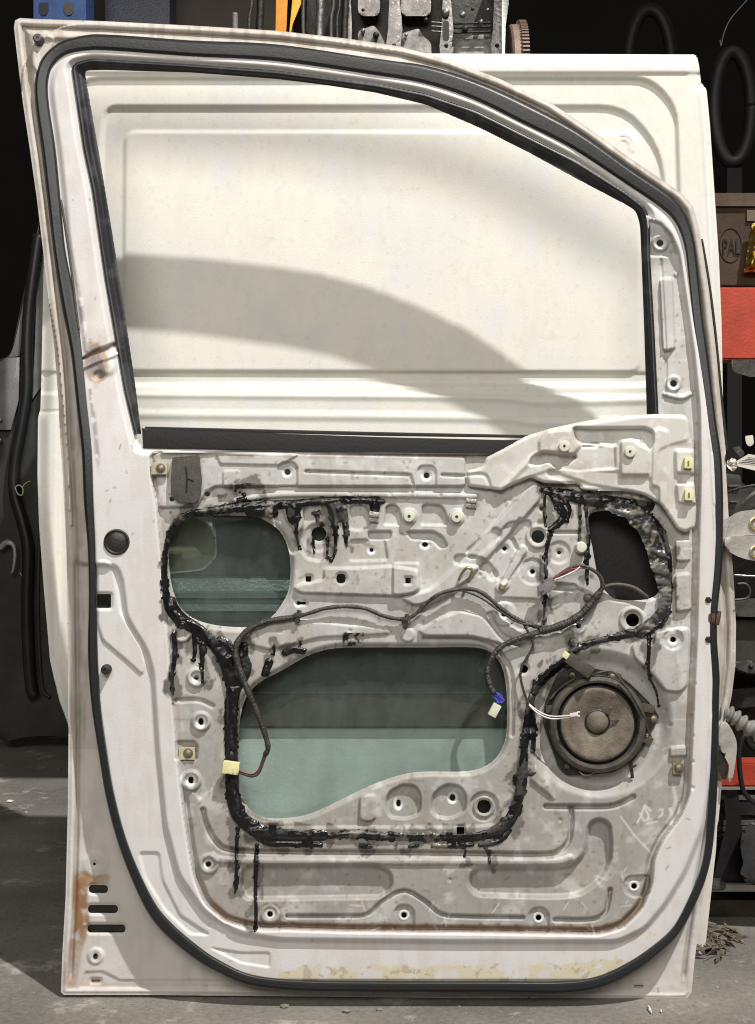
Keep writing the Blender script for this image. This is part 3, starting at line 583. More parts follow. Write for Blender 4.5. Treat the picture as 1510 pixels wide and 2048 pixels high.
tint = sm(-sdI/6)[..., None]; C = C*(1-tint)+C*np.array([.965, .99, 1.01])*tint
sheet('door_frame', f, HR, np.maximum(K, -sdI), M['paint'], door, C, RGH)
sheet('inner_panel', f, HR, np.maximum(K, sdI), M['paint'], door, C, RGH)
goo_mask = np.maximum(thr, -big-1); goo_mask = np.maximum(goo_mask, -(hs))
gh = np.sqrt(np.clip(-thr, 0, 12)/12)*(5+8*nz+1.2*nz2)+.6
worn = sm((fbm(X, Y, 20, 111, 4)-.55)/.05)
Cg = np.broadcast_to(np.array([.006, .006, .007]), X.shape+(3,)).copy(); Cg = mix(Cg, (.10, .095, .09), worn*.35*((X > 760) | (Y < 1100)))
Cg = mix(Cg, (.32, .29, .25), sm((fbm(X, Y, 15, 112, 4)-.62)/.06)*.5*(((X > 640) & (X < 900) & (Y > 1650)) | ((Y < 1060) & (X < 700)) | (Y < 1000)))
Rg = .16+.4*worn+.15*(nz+.5)
sheet('sealant_bead', f, H+gh, goo_mask, M['goo'], door, Cg, Rg)
# leftover film stuck round the front opening
fm = np.full(X.shape, 99.0); P = catmull([(1215,1014),(1262,1026),(1290,1052),(1310,1100),(1324,1150),(1330,1195),(1318,1232),(1280,1262)], n=5)
fm = sd_line(X, Y, P, np.interp(np.linspace(0, 1, len(P)), [0, .2, .5, .8, 1], [8, 20, 17, 12, 10])) + nz*9
cr = fbm(X*1.0+Y*.5, Y*2.2-X*.6, 26, 121, 4); Hm = H+5+10*(cr-.4)
Cm = np.broadcast_to(np.array([.025, .025, .027]), X.shape+(3,)).copy(); Cm = mix(Cm, (.15, .145, .135), sm((cr-.53)/.12)*.7); Cm = mix(Cm, (.30, .27, .21), sm((n3-.62)/.06)*.5)
sheet('torn_film', f, np.maximum(Hm, 30), np.maximum(fm, sdI+4), M['goo'], door, Cm, .12+.25*cr)
# crumpled black mastic pad on the upper edge of the large opening
pk = np.maximum(np.abs(X-706)-22, np.abs(Y-1279)-14)+nz*5
sheet('mastic_pad', f, H+2+4*(nz2+.5), pk, M['goo'], door, mix(np.broadcast_to(np.array([.30, .285, .26]), X.shape+(3,)), (.01, .01, .01), sm((fbm(X, Y, 7, 131, 3)-.5)/.04)), np.full(X.shape, .5))

# ------------------------------------------------------------------ loudspeaker
hsx = Hat(1198, 1330)
base = Hat(1190, 1447)
sp_pts = [(1124,1334),(1150,1338),(1185,1336),(1233,1347),(1265,1371),(1299,1405),(1319,1434),(1300,1466),(1290,1492),(1266,1522),(1226,1545),(1180,1550),(1132,1550),(1116,1532),(1100,1488),(1085,1445),(1090,1403),(1108,1362)]
sp = prism('speaker', rpoly(sp_pts, 6), base-2, base+9, 'plastic', door, bev=2, label='round loudspeaker with dusty brown paper cone on black plastic mount')
cx, cy = 1192, 1446; hb = base+9
lathe('basket_ring', cx, cy, hb, [(90,-4),(95,6),(97,14),(94,21),(87,24),(83,23),(81,19),(80,8)], 'dusty', sp, 96)
lathe('surround', cx, cy, hb, [(82,17),(81,13),(79,10),(77,12),(75,17),(73,18),(71,15)], M['plastic'], sp, 96)
bm = bmesh.new(); add_lathe(bm, frameM(cx, cy, hb), [(74,14),(72,18),(64,16),(48,11),(36,7.5),(24,4),(20,2)], 96); from_bm('paper_cone', bm, 'cone', sp, sharp=False)
lathe('dust_cap', cx+2, cy-3, hb, [(23,3),(21,7),(17,11),(11,14),(5,15.4),(0,15.8)], 'cone', sp, 48)
lathe('dust_cap_ring', cx+2, cy-3, hb, [(21,4),(23,7),(25,6),(26,2)], 'plastic', sp, 48)
for sx, sy in ((1224,1353),(1307,1438),(1295,1474),(1103,1418),(1134,1532),(1144,1351)):
    lathe('screw', sx, sy, hb, [(0,5),(3,4.6),(6,3),(6.5,0),(9,0),(9.6,-2)] if sx != 1224 else [(0,7),(3,6.6),(6,5),(6.5,0)], 'screw' if sx > 1200 else 'dusty', sp, 20)
for x_, y_, r_ in ((1295,1416,.2),(1228,1352,.3),(1104,1418,.0),(1292,1478,.5)): box('mounting_ear', x_, y_, hb, 26, 16, 8, 'dusty', sp, r_)
bm = bmesh.new(); add_box(bm, frameM(1230,1439,hb+12), 16, 3, 3, bev=.1); add_box(bm, frameM(1221,1415,hb+14,-.3), 8, 3, 3, bev=.1); from_bm('cone_terminal', bm, 'screw', sp)
tube('speaker_lead', [(1180,1352,hb+18),(1196,1346,hb+23),(1215,1342,hb+24),(1229,1346,hb+23),(1246,1366,hb+22),(1266,1392,hb+23),(1284,1425,hb+24),(1294,1455,hb+12),(1300,1470,hb+6)], 2.2, 'dusty', sp)
tube('speaker_lead', [(1236,1368,hb+24),(1262,1398,hb+24),(1280,1432,hb+24),(1290,1466,hb+14)], 1.8, 'wire', sp)
tube('rim_seam', [(1100,1400,hb+8),(1118,1378,hb+10),(1150,1356,hb+11)], 2.4, 'dusty', sp)
bm = bmesh.new(); add_box(bm, frameM(1262,1530,hb+4,-.1), 6, 52, 4); add_box(bm, frameM(1266,1534,hb+7,-.5), 16, 4, 3); from_bm('cable_tie', bm, 'plastic', sp)
tube('loose_wire_end', [(1158,1542,hb+2),(1166,1549,hb+6),(1178,1550,hb+6),(1190,1544,hb+3)], 1.3, 'brass', sp)
bm = bmesh.new(); add_box(bm, frameM(1157,1329,hb+30,.62), 52, 24, 18); add_box(bm, frameM(1176,1342,hb+28,.62), 14, 26, 20); from_bm('speaker_plug', bm, 'dusty', sp)
box('plug_tip', 1131, 1310, hb+30, 13, 13, 12, 'cream', sp, .62)
# ------------------------------------------------------------------ wiring harness
def up(P, e): return [(x, y, max(Hat(x, y), 40)+(e if len(q) < 1 else q[0])) for x, y, *q in P]
hv = bpy.data.objects.new('wiring_harness', None); hv.empty_display_size = .05; hv.parent = door; hv.location = Vector(W(800, 1240, 60).tolist()); col.objects.link(hv)
tube('cable_sleeve', up([(530,1510,12),(536,1497,16),(532,1475,16),(520,1440,18),(505,1402,18),(490,1368,18),(478,1335,18),(471,1305,17),(478,1280,14),(500,1258,12),(530,1244,10),(565,1238,9),(596,1233,9)], 12), [4.5,5.2,6,6,5.5,5.5], 'wire', hv, wig=.15)
tube('wire_bundle', up([(474,1543,14),(490,1549,16),(505,1552,14),(517,1545,12),(526,1522,12),(531,1508,12)], 12), [2.6,3.4,4], 'wire2', hv)
tube('wire', up([(474,1540,16),(486,1544,18),(504,1548,17),(516,1540,15),(526,1520,13)], 12), 1.3, 'red', hv)
tube('wire_bundle', up([(596,1233,9),(620,1226,10),(650,1217,11),(690,1213,12),(730,1217,12),(765,1231,11),(790,1237,9),(812,1238,8),(830,1229,9),(850,1209,12),(875,1190,13),(905,1180,13),(940,1178,13),(968,1188,13),(1000,1215,13),(1030,1236,12),(1062,1250,12),(1095,1257,12)], 10), [3.6,3.8,3.6,4,4], 'wire2', hv, wig=.25)
tube('cable_sleeve', up([(1080,1262,12),(1110,1255,14),(1140,1243,15),(1165,1226,15),(1185,1203,16),(1198,1186,16)], 12), [7,7.5,7,6.5], 'wire', hv, wig=.3)
tube('cable_sleeve', up([(1095,1258,12),(1065,1268,12),(1035,1278,13),(1008,1290,14),(990,1306,16),(977,1330,16),(975,1350,18),(981,1374,20),(988,1386,20)], 12), [5.5,5,5,5.5], 'wire', hv, wig=.3)
tube('wire_bundle', up([(1196,1190,14),(1206,1172,16),(1200,1152,18),(1182,1138,20),(1160,1131,20),(1140,1136,20),(1118,1150,18),(1104,1162,16)], 12), [4,3.6,3.4,3.2], 'wire2', hv)
tube('wire', up([(1110,1156,20),(1126,1146,22),(1145,1138,23),(1165,1137,23)], 12), 1.6, 'red', hv); tube('wire', up([(1108,1160,22),(1128,1152,24),(1146,1144,24),(1160,1134,23)], 12), 1.5, 'whitew', hv)
tube('wire_bundle', up([(905,1180,13),(930,1183,16),(965,1198,16),(1005,1226,16),(1040,1246,15),(1085,1252,15)], 12), 1.8, 'wire', hv, wig=.3)
tube('wire', up([(1196,1192,14),(1202,1168,18),(1192,1146,20),(1170,1137,22),(1142,1141,22),(1112,1160,20)], 14), 1.6, 'wire', hv)
tube('wire', up([(1172,1222,18),(1150,1240,18),(1120,1252,17),(1090,1262,16),(1050,1276,15),(1015,1292,15)], 18), 2, 'wire2', hv, wig=.4)
tube('rubber_loop', up([(1196,1186,8),(1206,1176,8),(1225,1170,8),(1250,1171,8),(1272,1178,8),(1296,1196,6)], 8), 4.5, 'dusty', hv)
tube('wire_bundle', up([(1046,1246,10),(1052,1256,12),(1062,1275,12),(1066,1292,12),(1056,1312,12),(1044,1332,12),(1041,1355,12),(1050,1390,12),(1060,1412,14)], 10), 2.4, 'wire', hv)
tube('wire', [(1058,1410,60),(1075,1426,66),(1100,1437,70),(1128,1436,72),(1150,1431,72)], 1.5, 'whitew', hv); tube('wire', [(1058,1408,56),(1076,1422,62),(1100,1432,70),(1130,1432,74),(1152,1428,74)], 1.4, 'whitew', hv)
bm = bmesh.new(); add_box(bm, frameM(1148,1429,73,-.15), 16, 7, 5); add_box(bm, frameM(1157,1424,73,-.15), 6, 3, 3); add_box(bm, frameM(1157,1432,73,-.15), 6, 3, 3); from_bm('wire_terminal', bm, 'whitew', hv)
for dx, dy in ((0,0),(6,-3),(-4,3),(10,4)): tube('wire', [(984+dx*.3,1380,60),(990+dx,1390+dy,58),(998+dx,1396+dy,56),(996+dx*.6,1406,55)], 1.5, 'blue', hv)
bm = bmesh.new(); add_box(bm, frameM(462,1535,Hat(440,1535)+26,.14), 32, 24, 16)
for k in range(3): add_box(bm, frameM(458+k*9,1541,Hat(440,1535)+34,.14), 3, 10, 3, bev=0)
from_bm('connector', bm, 'cream', hv)
box('connector', 989, 1420, 55, 17, 26, 12, 'nylon', hv, .5)
bm = bmesh.new(); add_box(bm, frameM(1090,1176,Hat(1090,1176)+22,-.5), 26, 20, 14); add_box(bm, frameM(1100,1168,Hat(1090,1176)+24,-.5), 18, 24, 8); add_box(bm, frameM(1083,1180,Hat(1090,1176)+30,-.5), 10, 5, 5); from_bm('connector', bm, 'greyp', hv)
for x_, y_ in ((596,1233),(812,1241)):
    bm = bmesh.new(); add_box(bm, frameM(x_, y_, Hat(x_, y_)+9, .2), 9, 26, 14, bev=.25); add_box(bm, frameM(x_, y_-3, Hat(x_, y_)+12), 16, 9, 12, bev=.25); from_bm('harness_clip', bm, 'wire', hv)
# ------------------------------------------------------------------ clips, studs, plugs, pads
fp = f.win([(375, 958)], 60)
bm = bmesh.new(); fpad = rpoly([(345,915),(399,910),(404,960),(402,992),(392,1006),(352,1001),(342,990),(341,960)], 4)
prism('foam_pad', fpad, Hat(372,958)-1, Hat(372,958)+13, 'foam', door, bev=3)
tube('foam_slit', [(372,934,Hat(372,958)+13.4),(374,958,Hat(372,958)+13.8),(373,984,Hat(372,958)+13.4)], 1.3, 'rubber2', door); tube('foam_slit', [(373,955,Hat(372,958)+13.4),(388,962,Hat(372,958)+13.4)], 1.5, 'rubber2', door)
def screwclip(x, y, w, hgt, m='brass', rot=0):
    e = Hat(x, y); o = box('trim_clip', x, y, e+8, w, hgt, 7, m, door, rot); lathe('screw', x+2, y, e+12, [(0,4),(4,3.6),(7,2),(8,0),(10,0),(10.5,-2)], 'screw', o, 20); return o
aged = mat('aged_nylon', (.42, .39, .27), .5, var=.25, vscale=70)
screwclip(319,937,32,24,aged); screwclip(374,1507,32,24,aged); screwclip(1356,1537,22,22)
for x_, y_ in ((1377,926),(1378,990)):
    o = box('trim_clip', x_, y_, Hbk(x_, y_)+5, 18, 22, 9, 'cream', door, .05, .3); box('clip_slot', x_, y_, Hbk(x_, y_)+10, 3, 9, 2, 'screw', o)
for x_, y_, g_ in ((818,1033,0),(913,1034,0),(1128,893,1),(1259,904,1)):
    e = (Hbk if g_ else Hat)(x_, y_); o = lathe('nylon_grommet', x_, y_, e, [(11,-2),(11.5,6),(10,8),(3.4,8.6),(3,7.4),(0,7.4)], 'nylon', door, 28)
    lathe('grommet_hole', x_, y_, e+7.6, [(3,0),(3,.6),(0,.6)], 'rubber2', o, 16)
lathe('nylon_grommet', 1161, 1095, Hat(1161,1095)+4, [(12,-4),(12,8),(9,14),(0,15)], 'nylon', door, 28)
lathe('rubber_plug', 233, 1084, Hat(233,1084)+2, [(26,-1),(25,1),(23,1.4),(22,-1),(20,-2),(18,-1),(0,-.6)], 'plastic', door, 48)
lathe('grey_plug', 363, 1262, Hat(363,1262), [(9,-2),(9,1),(6,1.5),(0,1.5)], 'hinge', door, 24)
lathe('bump_stop', 214, 1338, Hat(214,1338), [(10,-4),(10,8),(9,14),(8,20),(6,22),(3,22),(2.6,20),(0,20)], 'rubber2', door, 28)
lathe('bump_stop', 79, 82, Hat(79,84), [(11,-4),(10,8),(9.5,14),(7,16),(3,16),(2.6,14),(0,14)], mat('plum_rubber', (.06, .045, .055), .4), door, 28)
for x_, y_, w_, h_ in ((748,1033,20,22),(943,1006,22,18)):
    bm = bmesh.new(); e = Hat(x_, y_); add_box(bm, frameM(x_, y_-4, e+8, .1), w_, h_*.5, 8, bev=.25); add_box(bm, frameM(x_, y_+5, e+4, .1), w_, h_*.55, 7, bev=.2); from_bm('spring_clip', bm, 'steel', door)
tube('wire_hook', [(918,1158,Hat(918,1158)+2),(924,1146,Hat(924,1146)+12),(934,1136,Hat(934,1140)+20),(944,1140,Hat(944,1140)+18),(941,1152,Hat(941,1150)+12),(937,1160,Hat(937,1160)+6)], 3, 'brass', door)
lathe('screw', 1004, 1174, Hat(1004,1174), [(7,-1),(6.4,3),(4,5),(0,5)], 'brass', door, 20)
lathe('gasket_foam', 1176, 1196, Hat(1176,1196), [(9,-3),(9,2),(6,4),(0,4)], 'dusty', door, 20)
# hinges on the front edge
def hinge(name, pts, hs_, m, dents):
    o = prism(name, catmull(pts, True, 4), hs_-6, hs_+8, m, door, bev=5)
    for x_, y_, r_ in dents: lathe('hinge_bushing', x_, y_, hs_+8, [(r_,-1),(r_,3),(r_-3,4),(r_-4,2),(r_*.45,1.6),(r_*.4,-3),(0,-3)], 'brass' if r_ > 12 else 'steel', o, 28)
    return o
hinge('upper_hinge', [(1440,1052),(1462,1032),(1485,1022),(1530,1020),(1545,1040),(1540,1064),(1520,1070),(1480,1072),(1462,1082),(1446,1090)], 22, 'hinge', [(1512,1048,15)])
hinge('upper_hinge_arm', [(1450,1076),(1480,1072),(1530,1074),(1545,1096),(1540,1122),(1500,1120),(1470,1110),(1452,1096)], 34, 'hinge', [(1512,1104,14)])
hinge('lower_hinge', [(1440,1450),(1452,1444),(1466,1464),(1474,1490),(1470,1530),(1464,1560),(1456,1562),(1458,1520),(1446,1506),(1438,1490)], 16, 'paintw' if 'paintw' in M else 'hinge', [])
prism('hinge_pad', [(1437,1500),(1452,1512),(1458,1540),(1452,1558),(1436,1560)], 2, 10, 'dusty', door, bev=1)
prism('drip_flap', [(1436,950),(1452,905),(1454,914),(1446,946)], 6, 12, 'rubber2', door, bev=1)
# front-edge black lip beside the skin, upper part
tube('edge_seal', [(1404,478,0),(1414,540,0),(1424,610,0),(1434,700,0),(1441,780,0),(1449,860,0),(1454,905,0)], [2,3,3,3,3.5,3.5,3], 'rubber2', door)
# check strap bolts in the front edge
for y_ in (1200, 1279): lathe('bolt', 1416, y_, Hat(1412,y_)-2, [(7,-2),(7,2),(5,5),(0,5)], mat('dark_bolt', (.05, .03, .035), .4, .5), door, 6)
bm = bmesh.new(); add_box(bm, frameM(1424,1236,52), 22, 18, 12); add_box(bm, frameM(1436,1236,58,.2), 8, 28, 8); from_bm('check_strap', bm, mat('rusty_strap', (.10, .06, .045), .5, .5, bump=.4, var=.5, vscale=60), door)
# ribbed cable boot
P = catmull([(1438,1425,0),(1460,1430,2),(1490,1450,4),(1530,1475,4)], n=14); k = np.arange(len(P)); rr_ = 15+4*np.sin(k*1.05)
bm = bmesh.new(); tube_bm(bm, W(P[:, 0], P[:, 1], P[:, 2]), rr_*S, 20); from_bm('cable_boot', bm, mat('grey_boot', (.17, .165, .15), .6, bump=.2, var=.2), door, sharp=False)
# ------------------------------------------------------------------ SECTION 2
#SECTION2
# ------------------------------------------------------------------ setting: floor and back wall
def floor_mat():
    m = mat('concrete', (.2, .19, .17), .8, bump=.5, bscale=160); n = m.node_tree.nodes; l = m.node_tree.links; b = n['Principled BSDF']
    tc = n.new('ShaderNodeTexCoord')
    def nt(s, d, r=.6):
        t = n.new('ShaderNodeTexNoise'); t.inputs['Scale'].default_value = s; t.inputs['Detail'].default_value = d; t.inputs['Roughness'].default_value = r; l.new(tc.outputs['Object'], t.inputs['Vector']); return t
    def rp(t, a, ca, b_, cb):
        r = n.new('ShaderNodeValToRGB'); r.color_ramp.elements[0].position = a; r.color_ramp.elements[0].color = ca; r.color_ramp.elements[1].position = b_; r.color_ramp.elements[1].color = cb; l.new(t.outputs[0], r.inputs[0]); return r
    def mx(a, b_, fac, mode='MIX'):
        x = n.new('ShaderNodeMix'); x.data_type = 'RGBA'; x.blend_type = mode
        if hasattr(fac, 'outputs'): l.new(fac.outputs[0], x.inputs['Factor'])
        else: x.inputs['Factor'].default_value = fac
        l.new(a.outputs[2 if a.bl_idname == 'ShaderNodeMix' else 0], x.inputs[6]); l.new(b_.outputs[2 if b_.bl_idname == 'ShaderNodeMix' else 0], x.inputs[7]); return x
    a = rp(nt(3.5, 10), .32, (.115, .107, .095, 1), .68, (.235, .222, .197, 1)); s = rp(nt(120, 3), .35, (.6, .6, .6, 1), .6, (1, 1, 1, 1)); x = mx(a, s, .55, 'MULTIPLY')
    st = rp(nt(9, 8, .7), .56, (0, 0, 0, 1), .64, (1, 1, 1, 1)); w = n.new('ShaderNodeRGB'); w.outputs[0].default_value = (.33, .31, .275, 1)
    x = mx(x, w, st); sp_ = rp(nt(260, 2), .70, (0, 0, 0, 1), .73, (1, 1, 1, 1)); w2 = n.new('ShaderNodeRGB'); w2.outputs[0].default_value = (.5, .48, .45, 1); x = mx(x, w2, sp_)
    dk = rp(nt(14, 9, .75), .60, (0, 0, 0, 1), .70, (.7, .7, .7, 1)); w3 = n.new('ShaderNodeRGB'); w3.outputs[0].default_value = (.07, .065, .055, 1); x = mx(x, w3, dk)
    l.new(x.outputs[2], b.inputs['Base Color']); return m
bm = bmesh.new(); vs = [bm.verts.new(v) for v in ((-6, -3, 0), (6, -3, 0), (6, 6, 0), (-6, 6, 0))]; bm.faces.new(vs)
fl = from_bm('floor', bm, floor_mat(), None, smooth=False); fl['kind'] = 'structure'
def wallmesh(name, x0, x1, y0, y1, z1, m):
    bm = bmesh.new(); bmesh.ops.create_cube(bm, size=1)
    for v in bm.verts: v.co = Vector(((x0+x1)/2+v.co.x*(x1-x0), (y0+y1)/2+v.co.y*(y1-y0), z1/2+v.co.z*z1))
    o = from_bm(name, bm, m, None, smooth=False); o['kind'] = 'structure'; return o
wm = mat('dark_wall', (.004, .004, .004), .9, bump=.3, var=.4, vscale=4)
wallmesh('back_wall', -4, 4, 3.6, 3.7, 3.4, wm)

# ------------------------------------------------------------------ the large white panel door behind
GB = -228                                             # its face lies this many px behind the front door's face
fv = F(60, 96, 1480, 2002, 3); VX, VY = fv.X, fv.Y
VO = rpoly([(60,104),(1393,109),(1398,130),(1402,165),(1413,178),(1420,250),(1430,400),(1438,520),(1443,640),(1446,800),(1447,1400),(1432,1700),(1400,1990),(140,1990),(140,1460),(118,1400),(100,1320),(88,1180),(78,1050),(75,950),(76,835),(81,818),(84,700),(88,500),(90,300),(75,110)], 6)
sv = sd_poly(VX, VY, VO)
fv.H += GB
fv.poly([(150,157),(1300,157),(1352,215),(1366,640),(1368,1980),(110,1980),(120,400)], -10, 12, 52)
fv.poly([(205,262),(212,214),(300,214),(1250,214),(1320,300),(1342,520),(1346,770),(190,770)], -9, 12, 70)
fv.poly([(250,263),(1278,264),(1281,744),(246,742)], 5, 9, 24)
for y_ in (790, 832): fv.line([(150,y_-8),(285,y_-3),(800,y_+2),(1010,y_+6),(1080,y_+14),(1290,y_+10)], 6, 4, 15)
fv.poly([(-50,744),(1340,746),(1340,792),(-50,786)], -4, 8, 6)
for r_ in (14, 22): fv.line([(1246+r_*math.cos(a), 292+r_*math.sin(a)) for a in np.linspace(-1.7, .5, 7)], 1.5, 2.5, 3)
fv.poly([(-100,0),(1600,0),(1600,146),(-100,146)], 5, 8, 3); fv.line([(1400,170),(1410,300),(1425,600),(1430,900)], 2, -5, 5)
fv.line([(70,824),(140,822)], 1.5, -3, 4); H0 = 16*sm(-sv/26); fv.H += H0-16
vn = fbm(VX, VY, 90, 201, 5); vn2 = fbm(VX, VY*.3, 20, 203, 4); vn3 = vnoise(VX, VY, 3.2, 207); vn4 = fbm(VX, VY, 13, 209, 3)
Cv = np.broadcast_to(np.array([.70, .685, .625]), VX.shape+(3,)).copy(); Cv = mix(Cv, (.66, .66, .645), sm((vn-.4)/.3)*.8); Cv = mix(Cv, (.64, .61, .53), sm((vn2-.45)/.35)*.3)
Cv = mix(Cv, (.45, .42, .36), (vn3 > .93)*.3); Cv = mix(Cv, (.55, .53, .45), sm((vn4-.60)/.25)*.3)
Cv = mix(Cv, (.58, .58, .36), sm(1-np.abs(VY-(786+(VX-280)*.008))/3)*.5*(vn2+.2)); Cv = mix(Cv, (.55, .54, .33), sm(1-np.abs(VY-(826+(VX-280)*.01))/3)*.55*(vn+.2)); Cv = mix(Cv, (.50, .48, .30), sm(1-np.abs(VY-744)/4)*.5)
van = empty('van_side_door', (0, .14, 0), 'large cream white van sliding door with pressed recess, standing behind the stripped door', 'van door')
pv = sheet('door_skin', fv, fv.H, sv, M['paint'], van, Cv, .42+.2*vn)
bm = bmesh.new(); bd = [W(x, y, GB-16).tolist() for x, y in VO[::2]]; bk = [W(x, y, GB-70).tolist() for x, y in VO[::2]]
a = [bm.verts.new(p) for p in bd]; b = [bm.verts.new(p) for p in bk]
for i in range(len(a)): bm.faces.new((a[i], b[i], b[(i+1) % len(a)], a[(i+1) % len(a)]))
bm.faces.new(b); from_bm('door_inner_frame', bm, mat('van_edge_paint', (.62, .6, .55), .5, var=.1), van)

# ------------------------------------------------------------------ dark door leaning at the left
DL = 1.75
def Lm(px, py, h):
    px, py, h = np.broadcast_arrays(np.asarray(px, float), np.asarray(py, float), np.asarray(h, float)); k = DL-h*S*2+(D*0)
    return np.stack([(px-755)*S/D*(D+k), k, ZC+(1024-py)*S/D*(D+k)], -1)
dk = mat('dark_grey_paint', (.17, .17, .175), .35, bump=.2, var=.45, vscale=6, coat=.2); dk2 = mat('dull_grey_paint', (.032, .031, .027), .55, bump=.3, var=.4, vscale=8)
ld = empty('dark_car_door', (B(30, 1476, DL)[0], DL, 0), 'dark grey car door with black weatherstrip leaning at the left behind the white doors', 'car door')
prism('door_panel', catmull([(84,430),(76,470),(58,540),(42,610),(28,680),(14,716),(-60,740),(-160,900),(-160,1300),(-40,1420),(6,1480-0),(22,1479),(80,1470),(160,1460),(170,1300),(170,900),(150,500)], True, 3), -30, 0, dk2, ld, bev=3, mapf=Lm)
prism('window_frame', [(82,440),(92,520),(96,700),(92,760),(64,800),(70,690),(74,560)], 0, 8, dk, ld, bev=3, mapf=Lm); prism('window_frame', [(80,436),(66,500),(48,600),(30,690),(16,716),(40,712),(52,600),(72,510)], 0, 10, dk, ld, bev=3, mapf=Lm)
prism('hinge_face', [(-20,735),(12,716),(40,714),(38,800),(22,860),(-20,860)], 0, 12, dk, ld, bev=6, mapf=Lm)
tube('weatherstrip', [(78,470,14),(68,540,16),(58,620,16),(54,700,16),(54,780,16),(44,850,16),(30,930,16),(30,990,16),(44,1040,16),(56,1100,16),(54,1200,16),(56,1290,16),(62,1370,16),(68,1392,16)], [24], 'rubber', ld, sides=12, mapf=Lm)
tube('inner_seam', [(92,860,4),(84,960,4),(78,1100,4),(76,1240,4),(84,1370,4),(100,1395,4)], 7, dk2, ld, mapf=Lm)
tube('wire_clip', [(30,975,40),(38,970,42),(46,978,42),(44,990,42),(36,988,42),(30,975,40)], 2.5, 'nylon', ld, mapf=Lm); tube('wire_clip', [(44,976,42),(52,966,40),(62,962,36)], 3, 'brass', ld, mapf=Lm)
for y_ in (840, 880): tube('bolt', [(-2,y_,16),(0,y_,20),(2,y_,22)], 6, 'steel', ld, mapf=Lm)
tube('door_latch', [(2,1095,14),(14,1085,24),(26,1090,26),(30,1110,26),(26,1140,24),(22,1146,20)], [14,12,7,6,4], 'hinge', ld, mapf=Lm)
tube('door_latch_rod', [(40,1145,10),(48,1160,14),(52,1172,14)], 3, 'hinge', ld, mapf=Lm)

# ------------------------------------------------------------------ background objects
def bgbox(name, x0, y0, x1, y1, dep, thick, m, parent=None, bev=.0, label=None):
    p, q = B(x0, y1, dep), B(x1, y0, dep); bm = bmesh.new(); bmesh.ops.create_cube(bm, size=1)
    for v in bm.verts: v.co = Vector(((p[0]+q[0])/2+v.co.x*(q[0]-p[0]), dep+thick/2+v.co.y*thick, (p[2]+q[2])/2+v.co.z*(q[2]-p[2])))
    if bev: bmesh.ops.bevel(bm, geom=bm.edges[:], offset=bev, segments=2, affect='EDGES')
    return from_bm(name, bm, m, parent, label=label)
def bgmap(dep):
    def g(px, py, h):
        px, py, h = np.broadcast_arrays(np.asarray(px, float), np.asarray(py, float), np.asarray(h, float)); k = dep-h*S
        return np.stack([(px-755)*S/D*(D+k), k+0*px, ZC+(1024-py)*S/D*(D+k)], -1)
    return g
def bgprism(name, P, dep, thick, m, parent=None, bev=2, label=None): return prism(name, P, -thick/S, 0, m, parent, bev=bev, mapf=bgmap(dep), label=label)
def bgtube(name, P, r, dep, m, parent=None, sides=10, n=6): return tube(name, [(x, y, h) for x, y, *q in P for h in [q[0] if q else 0]], r, m, parent, mapf=bgmap(dep), sides=sides, n=n)
alu = mat('cast_aluminium', (.22, .21, .20), .42, .75, bump=.9, bscale=120, var=.4, vscale=25); alud = mat('oily_casting', (.028, .025, .022), .5, .4, bump=.9, bscale=90, var=.6, vscale=20)
sil = mat('rough_gasket_face', (.24, .23, .22), .6, .3, bump=.9, bscale=60, var=.6, vscale=35); orange = mat('orange_webbing', (.75, .30, .03), .7, bump=.5, bscale=500, var=.2, vscale=60)
bluep = mat('blue_rack_paint', (.02, .06, .20), .45, bump=.3, var=.3, vscale=30); redp = mat('red_shelf_paint', (.42, .05, .025), .5, bump=.3, var=.25, vscale=18)
card = mat('brown_card', (.055, .035, .022), .9, bump=.4, var=.35, vscale=16); blk = mat('black_tyre', (.005, .005, .005), .6, bump=.5, bscale=60, var=.3, vscale=20)
greym = mat('grey_metal', (.09, .087, .082), .45, .5, bump=.4, var=.4, vscale=22); zinc = mat('bright_steel', (.36, .36, .34), .3, .8, bump=.2, var=.2, vscale=20)
bronze = mat('dusty_bronze', (.20, .14, .11), .6, .3, bump=.3, var=.3, vscale=40); paperm = mat('white_paper', (.65, .62, .56), .8, var=.1, vscale=20)
# storage bench that carries the engine (its deck is hidden behind the doors)
bench = empty('work_bench', (0, .75, 0), 'dark bench behind the doors carrying the engine block', 'bench')
z1 = B(0, 128, .55)[2]
def wbox(name, x0, x1, y0, y1, z0, z2, m, parent):
    bm = bmesh.new(); bmesh.ops.create_cube(bm, size=1)
    for v in bm.verts: v.co = Vector(((x0+x1)/2+v.co.x*(x1-x0), (y0+y1)/2+v.co.y*(y1-y0), (z0+z2)/2+v.co.z*(z2-z0)))
    return from_bm(name, bm, m, parent, smooth=False)
wbox('bench_top', -.62, .5, .55, 1.35, z1-.03, z1, greym, bench)
for x_ in (-.45, .48):
    for y_ in (.58, 1.32): wbox('bench_leg', x_-.02, x_+.02, y_-.02, y_+.02, 0, z1-.03, greym, bench)
E = .75
eng = empty('engine_block', (B(800, 100, E)[0], E+.15, z1), 'bare grey aluminium engine block with bolt columns standing above the doors', 'engine block')
bgprism('block_casting', [(700,-60),(1006,-60),(1006,205),(640,205),(612,60),(615,-60)], E+.06, .3, alud, eng)
for x0, x1 in ((716,760),(802,862)): bgprism('cylinder_wall', rpoly([(x0,-60),(x1,-60),(x1,20),(x1-4,32),(x0+4,32),(x0,20)], 8), E+.02, .05, alu, eng, bev=6)
